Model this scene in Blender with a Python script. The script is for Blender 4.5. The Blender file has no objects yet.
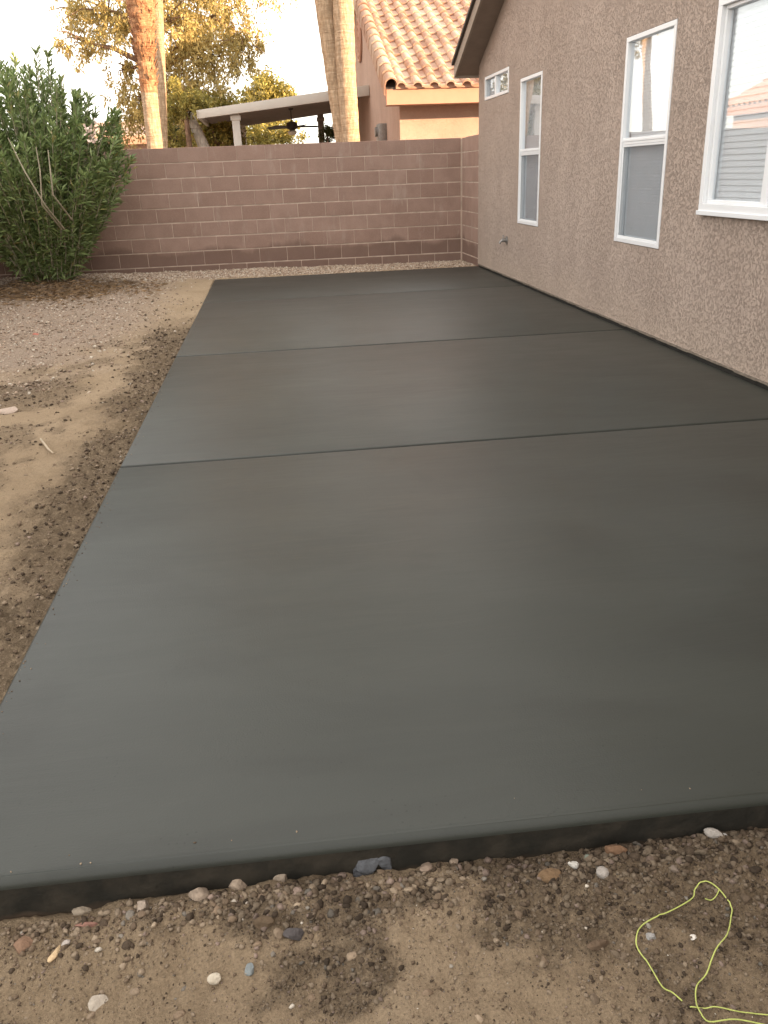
import bpy, bmesh, math, random
import numpy as np
from mathutils import Vector, Matrix
R = math.radians
rnd = random.Random(7); rng = np.random.default_rng(7)
S = bpy.context.scene; COL = S.collection

# ------------------------------------------------------------------ camera
FW = Vector((0.10605362, 0.91980182, -0.37777935)); RT = Vector((0.9909734, -0.12909852, -0.03612886))
UP = Vector((0.08200215, 0.37053769, 0.9251905)); FP = 832.49; CAMH = 1.275
cam = bpy.data.cameras.new('camera'); co = bpy.data.objects.new('camera', cam); COL.objects.link(co)
m = Matrix((RT, UP, -FW)).transposed().to_4x4(); m.translation = (0, 0, CAMH); co.matrix_world = m
cam.sensor_fit = 'VERTICAL'; cam.sensor_height = 24; cam.lens = FP / 1024 * 24
cam.clip_start = .02; cam.clip_end = 3000; S.camera = co

# ------------------------------------------------------------------ sky and sun
SUN_EL, SUN_AZ = 12.5, 58          # azimuth measured from -Y (behind the camera) towards +X
SKY_STRENGTH, SUN_STRENGTH, EXPOSURE = .15, 5.2, 1.55
sd = Vector((math.sin(R(SUN_AZ)) * math.cos(R(SUN_EL)), -math.cos(R(SUN_AZ)) * math.cos(R(SUN_EL)), math.sin(R(SUN_EL))))
w = bpy.data.worlds.new("World"); S.world = w; w.use_nodes = True
wn = w.node_tree.nodes; wl = w.node_tree.links; wn.clear()
sky = wn.new('ShaderNodeTexSky'); sky.sky_type = 'NISHITA'; sky.sun_disc = False
sky.sun_elevation = R(SUN_EL); sky.sun_rotation = math.atan2(sd.x, sd.y)
sky.air_density = 1.0; sky.dust_density = 1.6; sky.ozone_density = 1.0
# thin high cloud veil, all over the sky
tc = wn.new('ShaderNodeTexCoord'); mp = wn.new('ShaderNodeMapping'); mp.inputs['Scale'].default_value = (1.2, 1.2, 4)
nz = wn.new('ShaderNodeTexNoise'); nz.inputs['Scale'].default_value = 1.6; nz.inputs['Detail'].default_value = 6
cr = wn.new('ShaderNodeValToRGB'); cr.color_ramp.elements[0].position = .3; cr.color_ramp.elements[1].position = .62
cr.color_ramp.elements[0].color = (.45, .45, .45, 1); cr.color_ramp.elements[1].color = (.95, .95, .95, 1)
mx = wn.new('ShaderNodeMixRGB'); mx.inputs[2].default_value = (6.75, 6.3, 5.75, 1)
bg = wn.new('ShaderNodeBackground'); bg.inputs[1].default_value = SKY_STRENGTH; ow = wn.new('ShaderNodeOutputWorld')
wl.new(tc.outputs['Generated'], mp.inputs[0]); wl.new(mp.outputs[0], nz.inputs[0]); wl.new(nz.outputs[0], cr.inputs[0])
wl.new(cr.outputs[0], mx.inputs[0]); wl.new(sky.outputs[0], mx.inputs[1]); wl.new(mx.outputs[0], bg.inputs[0]); wl.new(bg.outputs[0], ow.inputs[0])
sl = bpy.data.lights.new('sun', 'SUN'); sl.energy = SUN_STRENGTH; sl.angle = R(.5); sl.color = (1, .67, .40)
so = bpy.data.objects.new('sun', sl); COL.objects.link(so); so.rotation_euler = sd.to_track_quat('Z', 'Y').to_euler()
S.view_settings.view_transform = 'Standard'; S.view_settings.look = 'None'; S.view_settings.exposure = EXPOSURE
S.view_settings.gamma = 1; S.view_settings.use_curve_mapping = False

# ------------------------------------------------------------------ helpers
def ray(x, y): return FW + RT * ((x - 384) / FP) - UP * ((y - 512) / FP)
def gz(x, y, z=-.09):                      # the point at height z seen at a pixel
    d = ray(x, y); t = (z - CAMH) / d.z; return Vector((d.x * t, d.y * t, z))

def fade(t): return t * t * (3 - 2 * t)
TAB = rng.random((256, 256))
def vn(x, y):
    xi = np.floor(x).astype(int); yi = np.floor(y).astype(int); fx = fade(x - xi); fy = fade(y - yi)
    a = TAB[xi % 256, yi % 256]; b = TAB[(xi + 1) % 256, yi % 256]; c = TAB[xi % 256, (yi + 1) % 256]; d = TAB[(xi + 1) % 256, (yi + 1) % 256]
    return (a * (1 - fx) + b * fx) * (1 - fy) + (c * (1 - fx) + d * fx) * fy
def fbm(x, y, s, o=4, g=.5):
    v = 0; a = 1; t = 0
    for k in range(o):
        v = v + a * vn(x * s + 17.3 * k, y * s + 9.1 * k); t += a; a *= g; s *= 2.03
    return v / t
def sst(a, b, x): return fade(np.clip((x - a) / (b - a), 0, 1))

def tag(o, label=None, cat=None, group=None, kind=None):
    if label: o['label'] = label
    if cat: o['category'] = cat
    if group: o['group'] = group
    if kind: o['kind'] = kind
    return o
def empty(name, loc=(0, 0, 0)):
    o = bpy.data.objects.new(name, None); o.location = loc; o.empty_display_size = .1; COL.objects.link(o); return o
def link(name, me, mat=None, parent=None, loc=None):
    if mat is not None and not me.materials: me.materials.append(mat)
    o = bpy.data.objects.new(name, me); COL.objects.link(o)
    if parent is not None:
        o.parent = parent
    if loc is not None: o.location = loc
    return o
def smooth(me, ang=None):
    me.polygons.foreach_set('use_smooth', [True] * len(me.polygons))
    if ang is not None:
        try: me.set_sharp_from_angle(angle=R(ang))
        except Exception: pass
class MB:
    def __init__(s, org=(0, 0, 0)): s.v = []; s.f = []; s.o = Vector(org)
    def add(s, vs, fs):
        b = len(s.v); s.v += [tuple(Vector(p) - s.o) for p in vs]; s.f += [tuple(i + b for i in f) for f in fs]
    def box(s, x0, x1, y0, y1, z0, z1):
        s.add([(x0, y0, z0), (x1, y0, z0), (x1, y1, z0), (x0, y1, z0), (x0, y0, z1), (x1, y0, z1), (x1, y1, z1), (x0, y1, z1)],
              [(0, 3, 2, 1), (4, 5, 6, 7), (0, 1, 5, 4), (1, 2, 6, 5), (2, 3, 7, 6), (3, 0, 4, 7)])
    def quad(s, a, b, c, d): s.add([a, b, c, d], [(0, 1, 2, 3)])
    def prism(s, poly, off):
        n = len(poly); off = Vector(off); p = [Vector(q) for q in poly]
        s.add(p + [q + off for q in p], [tuple(range(n))[::-1], tuple(range(n, 2 * n))] + [(i, (i + 1) % n, n + (i + 1) % n, n + i) for i in range(n)])
    def tube(s, pts, rad, n=8, cap=True):
        pts = [Vector(p) for p in pts]; vs = []; up0 = Vector((.13, .27, .95)).normalized()
        for i, p in enumerate(pts):
            t = (pts[min(i + 1, len(pts) - 1)] - pts[max(i - 1, 0)]).normalized()
            a = t.cross(up0)
            if a.length < .2: a = t.cross(Vector((1, 0, 0)))
            a.normalize(); b = t.cross(a); r = rad[i] if hasattr(rad, '__len__') else rad
            for k in range(n):
                an = 2 * math.pi * k / n; vs.append(p + (a * math.cos(an) + b * math.sin(an)) * r)
        fs = []
        for i in range(len(pts) - 1):
            for k in range(n): fs.append((i * n + k, i * n + (k + 1) % n, (i + 1) * n + (k + 1) % n, (i + 1) * n + k))
        if cap: fs.append(tuple(range(n))[::-1]); fs.append(tuple(range((len(pts) - 1) * n, len(pts) * n)))
        s.add(vs, fs)
    def mesh(s, name, bevel=0, sm=None, seg=2):
        me = bpy.data.meshes.new(name); me.from_pydata(s.v, [], s.f)
        bm = bmesh.new(); bm.from_mesh(me); bmesh.ops.recalc_face_normals(bm, faces=bm.faces)
        if bevel: bmesh.ops.bevel(bm, geom=list(bm.edges), offset=bevel, segments=seg, affect='EDGES', profile=.5, clamp_overlap=True)
        bm.to_mesh(me); bm.free()
        if sm is not None: smooth(me, sm)
        return me
    def build(s, name, mat, parent=None, bevel=0, sm=None, seg=2):
        loc = s.o.copy()
        if parent is not None: loc = loc - WP(parent)
        return link(name, s.mesh(name, bevel, sm, seg), mat, parent, loc)
def WP(o):
    p = o.location.copy()
    while o.parent is not None: o = o.parent; p += o.location
    return p

def np_mesh(name, V, F, cols=None):
    """V (n,3), F (m,k) arrays -> mesh; cols (n,3) per vertex"""
    me = bpy.data.meshes.new(name); n, k = F.shape
    me.vertices.add(len(V)); me.vertices.foreach_set('co', V.astype(np.float32).ravel())
    me.loops.add(n * k); me.loops.foreach_set('vertex_index', F.astype(np.int32).ravel())
    me.polygons.add(n); me.polygons.foreach_set('loop_start', np.arange(0, n * k, k, dtype=np.int32))
    try: me.polygons.foreach_set('loop_total', np.full(n, k, dtype=np.int32))
    except Exception: pass
    me.update(calc_edges=True)
    if cols is not None:
        at = me.color_attributes.new('tint', 'FLOAT_COLOR', 'POINT')
        at.data.foreach_set('color', np.concatenate([cols, np.ones((len(cols), 1))], 1).astype(np.float32).ravel())
    return me

# ------------------------------------------------------------------ materials
class NT:
    def __init__(s, name):
        s.m = bpy.data.materials.new(name); s.m.use_nodes = True; s.t = s.m.node_tree; s.t.nodes.clear()
        s.out = s.n('ShaderNodeOutputMaterial'); s.b = s.n('ShaderNodeBsdfPrincipled'); s.l(s.b.outputs[0], s.out.inputs[0])
    def n(s, t, **k):
        x = s.t.nodes.new(t)
        for a, b in k.items(): setattr(x, a, b)
        return x
    def l(s, a, b): s.t.links.new(a, b)
    def co(s, kind='Object'):
        return s.n('ShaderNodeTexCoord').outputs[kind]
    def pos(s): return s.n('ShaderNodeNewGeometry').outputs['Position']
    def noise(s, vec, scale, detail=4, rough=.55, out=0, dist=0):
        x = s.n('ShaderNodeTexNoise'); x.inputs['Scale'].default_value = scale; x.inputs['Detail'].default_value = detail
        x.inputs['Roughness'].default_value = rough; x.inputs['Distortion'].default_value = dist; s.l(vec, x.inputs['Vector']); return x.outputs[out]
    def vor(s, vec, scale, feat='F1', out='Distance'):
        x = s.n('ShaderNodeTexVoronoi', feature=feat); x.inputs['Scale'].default_value = scale; s.l(vec, x.inputs['Vector']); return x.outputs[out]
    def ramp(s, v, *st):
        x = s.n('ShaderNodeValToRGB'); e = x.color_ramp.elements
        while len(e) > 1: e.remove(e[-1])
        for i, (p, c) in enumerate(st):
            q = e[0] if i == 0 else e.new(p)
            q.position = p; c = (c, c, c) if not hasattr(c, '__len__') else c; q.color = (*c, 1)
        s.l(v, x.inputs[0]); return x.outputs[0]
    def mix(s, f, a, b, mode='MIX'):
        x = s.n('ShaderNodeMixRGB', blend_type=mode)
        for i, v in ((0, f), (1, a), (2, b)):
            if hasattr(v, 'links') or hasattr(v, 'is_linked'): s.l(v, x.inputs[i])
            elif i == 0: x.inputs[0].default_value = v
            else: x.inputs[i].default_value = (*v, 1)
        return x.outputs[0]
    def math(s, op, a, b=0, c=None):
        x = s.n('ShaderNodeMath', operation=op)
        for i, v in enumerate((a, b) if c is None else (a, b, c)):
            if hasattr(v, 'is_linked'): s.l(v, x.inputs[i])
            else: x.inputs[i].default_value = v
        return x.outputs[0]
    def mapr(s, v, a, b, c=0, d=1):
        x = s.n('ShaderNodeMapRange'); s.l(v, x.inputs[0])
        for i, q in enumerate((a, b, c, d)): x.inputs[i + 1].default_value = q
        return x.outputs[0]
    def scale(s, vec, sc):
        x = s.n('ShaderNodeMapping'); x.inputs['Scale'].default_value = sc; s.l(vec, x.inputs[0]); return x.outputs[0]
    def sep(s, v):
        x = s.n('ShaderNodeSeparateXYZ'); s.l(v, x.inputs[0]); return x.outputs
    def bump(s, h, dist=.01, st=1, nrm=None):
        x = s.n('ShaderNodeBump'); x.inputs['Distance'].default_value = dist; x.inputs['Strength'].default_value = st; s.l(h, x.inputs['Height'])
        if nrm is not None: s.l(nrm, x.inputs['Normal'])
        return x.outputs[0]
    def fin(s, col=None, rough=None, nrm=None, spec=None, metal=None):
        for key, v in (('Base Color', col), ('Roughness', rough), ('Normal', nrm), ('Specular IOR Level', spec), ('Metallic', metal)):
            if v is None: continue
            if hasattr(v, 'is_linked'): s.l(v, s.b.inputs[key])
            else: s.b.inputs[key].default_value = (*v, 1) if hasattr(v, '__len__') else v
        return s.m

def simple(name, col, rough=.6, var=.12, scale=6, bump=.002, bscale=60, spec=.5, metal=0):
    t = NT(name); p = t.pos(); n1 = t.noise(p, scale, 5)
    c = t.mix(t.ramp(n1, (.3, 0), (.7, 1)), tuple(x * (1 - var) for x in col), tuple(min(1, x * (1 + var)) for x in col))
    return t.fin(c, rough, t.bump(t.noise(p, bscale, 3), bump), spec, metal)

def m_concrete():
    t = NT('fresh_concrete'); p = t.pos()
    big = t.noise(p, .55, 4, .55, dist=.6); mid = t.noise(t.scale(p, (1, 2.2, 1)), 2.1, 6, .6, dist=1.2); fine = t.noise(p, 180, 3)
    sweep = t.noise(t.scale(p, (1.2, 7, 1)), 1.6, 5, .6, dist=1.5)
    c = t.mix(t.ramp(big, (.32, 0), (.68, 1)), (.024, .0275, .023), (.034, .038, .0325))
    c = t.mix(t.mix(.5, t.ramp(mid, (.38, 0), (.66, 1)), t.ramp(sweep, (.4, 0), (.62, 1))), c, (.029, .033, .029))
    spot = t.vor(p, 2.7); c = t.mix(t.ramp(spot, (.006, .6), (.012, 0)), c, (.010, .010, .010))
    sw = t.n('ShaderNodeTexWave', wave_type='RINGS', rings_direction='Z'); sw.inputs['Scale'].default_value = .55; sw.inputs['Distortion'].default_value = 9; sw.inputs['Detail'].default_value = 4; sw.inputs['Detail Scale'].default_value = .8; t.l(p, sw.inputs['Vector'])
    c = t.mix(t.ramp(sw.outputs['Fac'], (.45, 0), (.95, .22)), c, (.041, .0455, .040))
    spl = t.noise(p, 26, 3, .8); c = t.mix(t.ramp(spl, (.70, 0), (.76, .5)), c, (.015, .016, .014))
    damp = t.ramp(t.noise(t.scale(p, (1, 1.8, 1)), .9, 5, .6, dist=.8), (.5, 0), (.6, .4)); c = t.mix(damp, c, (.019, .021, .018))
    ro = t.mapr(t.mix(.5, mid, sweep), .3, .7, .41, .48)
    h = t.mix(.3, sweep, fine)
    pore = t.vor(p, 55); pm = t.math('MULTIPLY', t.ramp(pore, (.10, 1), (.17, 0)), t.ramp(t.noise(p, 4, 3), (.5, 0), (.62, .6))); c = t.mix(pm, c, (.012, .013, .012))
    h = t.math('ADD', h, t.math('MULTIPLY', sw.outputs['Fac'], .6))
    return t.fin(c, ro, t.bump(h, .0014), .38)
def m_edge():
    t = NT('wet_concrete_side'); p = t.pos()
    c = t.mix(t.ramp(t.noise(p, 14, 6), (.4, 0), (.65, 1)), (.016, .015, .012), (.034, .029, .022))
    z = t.sep(p)[2]; k = t.ramp(t.math('ADD', t.mapr(z, -.13, -.05), t.math('MULTIPLY', t.noise(p, 14, 4), .5)), (.55, 1), (.8, 0))
    c = t.mix(k, c, (.09, .062, .042))
    return t.fin(c, .8, t.bump(t.noise(p, 30, 5), .005), .2)
def m_ground():
    t = NT('desert_soil'); p = t.pos()
    a = t.n('ShaderNodeVertexColor', layer_name='tint').outputs[0]; r = t.n('ShaderNodeSeparateColor'); t.l(a, r.inputs[0])
    big = t.noise(p, 1.3, 5); fine = t.noise(p, 38, 8, .72); vf = t.noise(p, 160, 4, .7)
    base = t.mix(t.ramp(big, (.35, 0), (.65, 1)), (.385, .29, .19), (.47, .36, .245))
    grav = t.mix(t.ramp(vf, (.35, 0), (.65, 1)), (.31, .235, .178), (.48, .39, .31))
    dark = t.mix(t.ramp(fine, (.35, 0), (.65, 1)), (.070, .051, .034), (.23, .172, .115))
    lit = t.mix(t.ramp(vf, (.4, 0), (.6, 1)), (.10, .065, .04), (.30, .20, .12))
    c = t.mix(r.outputs[0], base, grav); 
    dk = t.math('MULTIPLY', r.outputs[1], t.ramp(fine, (.36, .3), (.56, 1))); c = t.mix(dk, c, dark)
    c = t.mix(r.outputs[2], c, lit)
    c = t.mix(.55, c, t.ramp(vf, (.32, .45), (.62, 1.0)), 'MULTIPLY'); c = t.mix(.12, c, (1, 1, 1), 'ADD') if False else c
    h = t.math('ADD', fine, t.math('MULTIPLY', vf, .5))
    return t.fin(c, .95, t.bump(h, .02, 1), .1)
def m_tint(name, rough=.9, bump=.004, bs=60, spec=.2, transl=0, var=.25):
    t = NT(name); a = t.n('ShaderNodeVertexColor', layer_name='tint').outputs[0]; p = t.pos()
    c = t.mix(1, a, t.ramp(t.noise(p, bs, 4), (.3, 1 - var), (.7, 1)), 'MULTIPLY') if var else a
    m = t.fin(c, rough, t.bump(t.noise(p, bs, 4), bump) if bump else None, spec)
    if transl:
        tr = t.n('ShaderNodeBsdfTranslucent'); t.l(c, tr.inputs[0]); ms = t.n('ShaderNodeMixShader'); ms.inputs[0].default_value = transl
        t.l(t.b.outputs[0], ms.inputs[1]); t.l(tr.outputs[0], ms.inputs[2]); t.l(ms.outputs[0], t.out.inputs[0])
    return m
def m_stucco(name, c0, c1, sc=1, blotch=.5):
    t = NT(name); p = t.pos()
    big = t.noise(t.scale(p, (1, 1, .45)), .9, 5, .6, dist=.4); lace = t.noise(p, 62 * sc, 6, .78); cell = t.vor(t.mix(.04, p, t.noise(p, 12, 3, out=1)), 46 * sc, 'SMOOTH_F1')
    fine = t.noise(p, 120 * sc, 4, .7)
    c = t.mix(t.ramp(big, (.35, 0), (.65, 1)), c0, c1)
    pit = t.ramp(lace, (.36, 0), (.50, 1))
    c = t.mix(t.math('MULTIPLY', t.math('SUBTRACT', 1, pit), .10), c, tuple(x * .6 for x in c0))
    hi = t.ramp(lace, (.6, 0), (.72, .18)); c = t.mix(hi, c, tuple(min(1, x * 1.25) for x in c1))
    z = t.sep(p)[2]; k = t.ramp(t.math('ADD', z, t.math('MULTIPLY', t.noise(t.scale(p, (1, 1, .3)), 1.7, 4), .5)), (.16, blotch), (.62, 0))
    c = t.mix(k, c, tuple(a * b for a, b in zip(c1, (1.2, 1.2, 1.12))))
    tone = t.noise(t.scale(p, (1, 1, .7)), 3.4, 6, .7); c = t.mix(t.ramp(tone, (.42, .28), (.6, 0)), c, tuple(x * .78 for x in c0))
    coarse = t.noise(p, 17 * sc, 4, .7); c = t.mix(t.ramp(coarse, (.40, .10), (.52, 0)), c, tuple(x * .7 for x in c0))
    h = t.math('ADD', t.math('MULTIPLY', coarse, 1.0), 0); h = t.math('ADD', h, t.math('ADD', t.math('MULTIPLY', pit, .6), t.math('ADD', t.math('MULTIPLY', lace, .8), t.math('MULTIPLY', fine, .35))))
    return t.fin(c, .93, t.bump(h, .0068 / sc ** .5, 1), .12)
def m_block(name, c0, c1):
    t = NT(name); p = t.pos(); oi = t.n('ShaderNodeObjectInfo').outputs['Random']
    c = t.mix(oi, c0, c1)
    c = t.mix(t.ramp(t.noise(p, 5, 5), (.35, .45), (.7, 0)), c, tuple(x * .72 for x in c0))
    c = t.mix(t.ramp(t.noise(p, 90, 3, .7), (.5, 0), (.75, .35)), c, (.42, .34, .30))
    drip = t.ramp(t.noise(t.scale(p, (3.2, 3.2, .8)), 1.9, 5, .65), (.58, 0), (.72, .5)); c = t.mix(drip, c, (.42, .34, .29))
    z = t.sep(p)[2]; wob = t.noise(t.scale(p, (1.1, 1.1, .2)), 1.4, 5, .6)
    damp = t.ramp(t.math('SUBTRACT', z, t.math('MULTIPLY', wob, .55)), (-.06, .55), (.07, 0)); c = t.mix(damp, c, (.125, .080, .064))
    return t.fin(c, .92, t.bump(t.noise(p, 110, 4, .7), .006, .8), .15)
def m_glass():
    t = NT('window_glass'); p = t.pos(); t.t.nodes.remove(t.b)
    fr = t.n('ShaderNodeLayerWeight'); fr.inputs[0].default_value = .5
    f2 = t.math('MINIMUM', t.math('MULTIPLY_ADD', t.math('POWER', fr.outputs['Facing'], 5), 1.7, .09), 1)   # Schlick, double glazing
    nb = t.bump(t.noise(p, 1.2, 2), .004, .25)
    g = t.n('ShaderNodeBsdfGlossy'); g.inputs['Roughness'].default_value = .015; t.l(nb, g.inputs['Normal']); g.inputs[0].default_value = (.95, .97, 1, 1)
    tr = t.n('ShaderNodeBsdfTransparent'); tr.inputs[0].default_value = (.95, .965, .975, 1)
    ms = t.n('ShaderNodeMixShader'); t.l(f2, ms.inputs[0]); t.l(tr.outputs[0], ms.inputs[1]); t.l(g.outputs[0], ms.inputs[2]); t.l(ms.outputs[0], t.out.inputs[0])
    return t.m
def m_screen():
    t = NT('insect_screen'); t.fin((.22, .25, .28), .8)
    tr = t.n('ShaderNodeBsdfTransparent'); ms = t.n('ShaderNodeMixShader'); ms.inputs[0].default_value = .34
    t.l(tr.outputs[0], ms.inputs[1]); t.l(t.b.outputs[0], ms.inputs[2]); t.l(ms.outputs[0], t.out.inputs[0]); return t.m
def m_bark(name, c0, c1, ring=9):
    t = NT(name); p = t.co('Object'); pp = t.scale(p, (1.5, 1.5, ring)); n = t.noise(pp, 3, 6, .65, dist=.8); f = t.noise(t.scale(p, (10, 10, 2.5)), 3, 5)
    c = t.mix(t.ramp(n, (.35, 0), (.65, 1)), c0, c1); c = t.mix(t.ramp(f, (.42, .5), (.6, 0)), c, tuple(x * .5 for x in c0))
    return t.fin(c, .9, t.bump(t.math('ADD', n, f), .03, .8), .15)
def m_tile():
    t = NT('clay_tile'); p = t.pos(); oi = t.n('ShaderNodeObjectInfo').outputs['Random']
    c = t.ramp(oi, (0, (.36, .20, .14)), (.35, (.45, .28, .205)), (.7, (.50, .35, .265)), (1, (.56, .44, .35)))
    c = t.mix(t.ramp(t.noise(p, 5, 5), (.4, 0), (.65, .5)), c, (.55, .43, .33)); c = t.mix(t.ramp(t.noise(p, 16, 4), (.55, 0), (.75, .5)), c, (.24, .13, .10))
    return t.fin(c, .85, t.bump(t.noise(p, 60, 4), .004), .2)

M = dict(
    concrete=m_concrete(), edge=m_edge(), ground=m_ground(), rock=m_tint('loose_stone', .9, .006, 90),
    stucco=m_stucco('textured_stucco', (.43, .342, .287), (.49, .395, .337)), stucco_far=m_stucco('peach_stucco', (.52, .37, .30), (.57, .42, .345), 1, 0),
    stucco_side=m_stucco('garden_wall_stucco', (.37, .27, .22), (.42, .31, .26), .7, 0),
    block=m_block('split_block', (.30, .198, .158), (.355, .245, .20)), mortar=simple('mortar', (.47, .375, .31), .95, .25, 7, .004, 60, .1),
    frame=simple('white_window_frame', (.74, .76, .78), .35, .03, 3, .0005), glass=m_glass(), screen=m_screen(),
    blind=simple('white_blind', (.80, .82, .83), .6, .03, 3, .0003), fascia=simple('tan_trim_paint', (.29, .235, .19), .7, .1, 8, .002),
    soffit=simple('soffit_paint', (.24, .19, .155), .8, .08, 8, .002), peach_trim=simple('peach_trim_paint', (.46, .26, .18), .7, .05, 5, .001),
    tile=m_tile(), foundation=simple('damp_foundation', (.030, .028, .024), .8, .3, 8, .005, 40, .3),
    metal=simple('grey_metal', (.30, .29, .28), .45, .15, 20, .001, 90, .5, .6), dark=simple('dark_metal', (.045, .036, .03), .5, .2, 10, .001),
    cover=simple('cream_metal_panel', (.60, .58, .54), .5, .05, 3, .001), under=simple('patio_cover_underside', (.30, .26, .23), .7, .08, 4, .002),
    palm=m_bark('palm_bark', (.46, .32, .20), (.66, .50, .35), 14), palm2=m_bark('rough_palm_bark', (.36, .17, .09), (.60, .36, .20), 8),
    bark=m_bark('tree_bark', (.16, .10, .07), (.33, .22, .15), 2), pale=m_bark('pale_bark', (.55, .49, .43), (.72, .67, .60), 2),
    stem=simple('oleander_stem', (.34, .30, .22), .8, .2, 14, .002), leaf=m_tint('leaf', .55, 0, 1, .35, .32, 0), leafdark=m_tint('oleander_leaf', .42, 0, 1, .45, .18, 0),
    string=simple('neon_string', (.42, .47, .13), .8, .15, 60, .001, 300), lump=simple('concrete_lump', (.085, .09, .10), .85, .3, 30, .006, 70),
    room=simple('room_plaster', (.35, .33, .30), .9), glow=simple('lamp_glass', (.7, .66, .58), .3), twig=simple('dry_twig', (.45, .37, .27), .8, .2, 50),
    asphalt=simple('roof_core', (.09, .075, .065), .9), flower=simple('faded_bloom', (.62, .48, .40), .8, .3, 30))

# ------------------------------------------------------------------ layout numbers (metres)
XL, XR = -.825, 2.845; JY = [3.956, 6.642, 9.650, 11.924]; Y0 = 1.335; SK = -.0187; YW = 13.03; HCY = 11.93

# ------------------------------------------------------------------ ground
def height(x, y):
    x = np.asarray(x, float); y = np.asarray(y, float)
    fine = (x > -6) & (x < 5) & (y < 15)
    front = sst(1.75, 1.3, y)
    h = -.085 - .012 * front + (fbm(x, y, 1.3) - .5) * .05 * (1 - .6 * front)
    h = h + (fbm(x + 3, y, 7) - .5) * .035 + (fbm(x, y + 5, 30, 4, .65) - .5) * .026
    h = h + sst(9, 12.5, y) * (.075 + .05 * sst(1, -3, x))                       # gravel bed at the back wall lies a little higher
    edge = sst(-1.55, -.95, x) * sst(-.6, -.9, x) * sst(1.4, 1.8, y) * sst(11.5, 10, y)  # disturbed strip along the slab
    h = h + edge * ((fbm(x, y, 14, 3) - .5) * .05 + (fbm(x, y, 38, 3, .7) - .5) * .05)
    d = (x + 3.1) ** 2 + (y - 12.2) ** 2; h = h + .06 * np.exp(-d / .5)
    # dug soil ridge below the front edge of the slab
    h = h + front * np.exp(-((y - 1.24) / .09) ** 2) * (.012 + .02 * fbm(x, y, 9, 3))
    h = h - front * .012 * np.exp(-((y - (1.05 - .10 * x)) / .12) ** 2) * sst(.5, .2, x)
    under = (x > XL - .005) & (x < 12) & (y > Y0 + .012) & (y < 11.95)
    return np.where(under, np.minimum(h, -.15), np.clip(h, -.2, .2))
def soil(x, y):
    x = np.asarray(x, float); y = np.asarray(y, float); front = sst(1.75, 1.3, y); n = fbm(x, y, 2.2); n2 = fbm(x + 9, y, 6, 6, .72)
    line = 6.6 + 1.3 * (x + 2) + (n - .5) * 3.0                                      # gravel begins beyond this line
    grav = sst(-.9, 1.2, y - line) * sst(-.95, -1.9, x + (n2 - .5) * .8) * (1 - front)
    grav = np.maximum(grav, sst(11.9, 12.25, y + (n2 - .5) * .5)); grav = np.maximum(grav, sst(-4.6, -5.5, x))
    strip = sst(-1.30, -.96, x + (n2 - .5) * .55 + .035 * np.maximum(y - 5, 0)) * sst(9.6, 7.6, y) * (1 - front)
    ridge = sst(.50, .64, fbm(x * 1.6 + y * .5, y * 1.1 - x * .9, 2.4, 5, .6)) * sst(10, 8, y) * (1 - front) * .6 * (1 - grav * .6)
    fr = front * np.clip(sst(.44, .66, fbm(x, y * 1.4, 4.5, 4, .6) + .26 * sst(-.1, .5, x) * sst(1.08, 1.18, y) + .12 * sst(.25, .6, x) + .10 * sst(-.2, -.05, x) * sst(1.18, 1.1, y) * sst(1.0, 1.08, y)), 0, 1)
    fr = np.maximum(fr, front * (.25 + .4 * sst(.3, .7, x)))
    dark = np.clip(np.maximum(np.maximum(strip * (.75 + .6 * n2), ridge), fr), 0, 1)
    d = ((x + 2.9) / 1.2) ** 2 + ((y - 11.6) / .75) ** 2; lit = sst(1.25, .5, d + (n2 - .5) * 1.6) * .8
    d2 = ((x + 1.85) / .5) ** 2 + ((y - 6.1) / .5) ** 2; dark = np.maximum(dark, .75 * sst(1.2, .3, d2 + (n2 - .5)))
    return grav, dark, lit
def axis(segs):
    out = []
    for a, b, s in segs: out += list(np.linspace(a, b, max(2, int(round((b - a) / s)) + 1)))[:-1]
    return np.array(out + [segs[-1][1]])
xs = axis([(-900, -60, 120), (-60, -8, 6), (-8, -4.2, .4), (-4.2, -2.2, .03), (-2.2, -.9, .02), (-.9, 1.15, .012), (1.15, 3, .06), (3, 12, 1), (12, 60, 8), (60, 900, 120)])
ys = axis([(-900, -60, 120), (-60, -4, 7), (-4, .5, .35), (.5, .84, .03), (.84, 1.36, .009), (1.36, 2.6, .02), (2.6, 13.1, .028), (13.1, 20, .6), (20, 80, 6), (80, 1200, 120)])
X, Y = np.meshgrid(xs, ys, indexing='ij'); Z = height(X, Y); Z = np.where((abs(X) > 30) | (abs(Y) > 40), -.09, Z)
V = np.stack([X.ravel(), Y.ravel(), Z.ravel()], 1); nx, ny = X.shape
I = np.arange(nx * ny).reshape(nx, ny); F = np.stack([I[:-1, :-1].ravel(), I[1:, :-1].ravel(), I[1:, 1:].ravel(), I[:-1, 1:].ravel()], 1)
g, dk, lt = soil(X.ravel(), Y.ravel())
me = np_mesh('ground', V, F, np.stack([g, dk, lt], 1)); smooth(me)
tag(link('ground', me, M['ground']), kind='structure')

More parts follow.
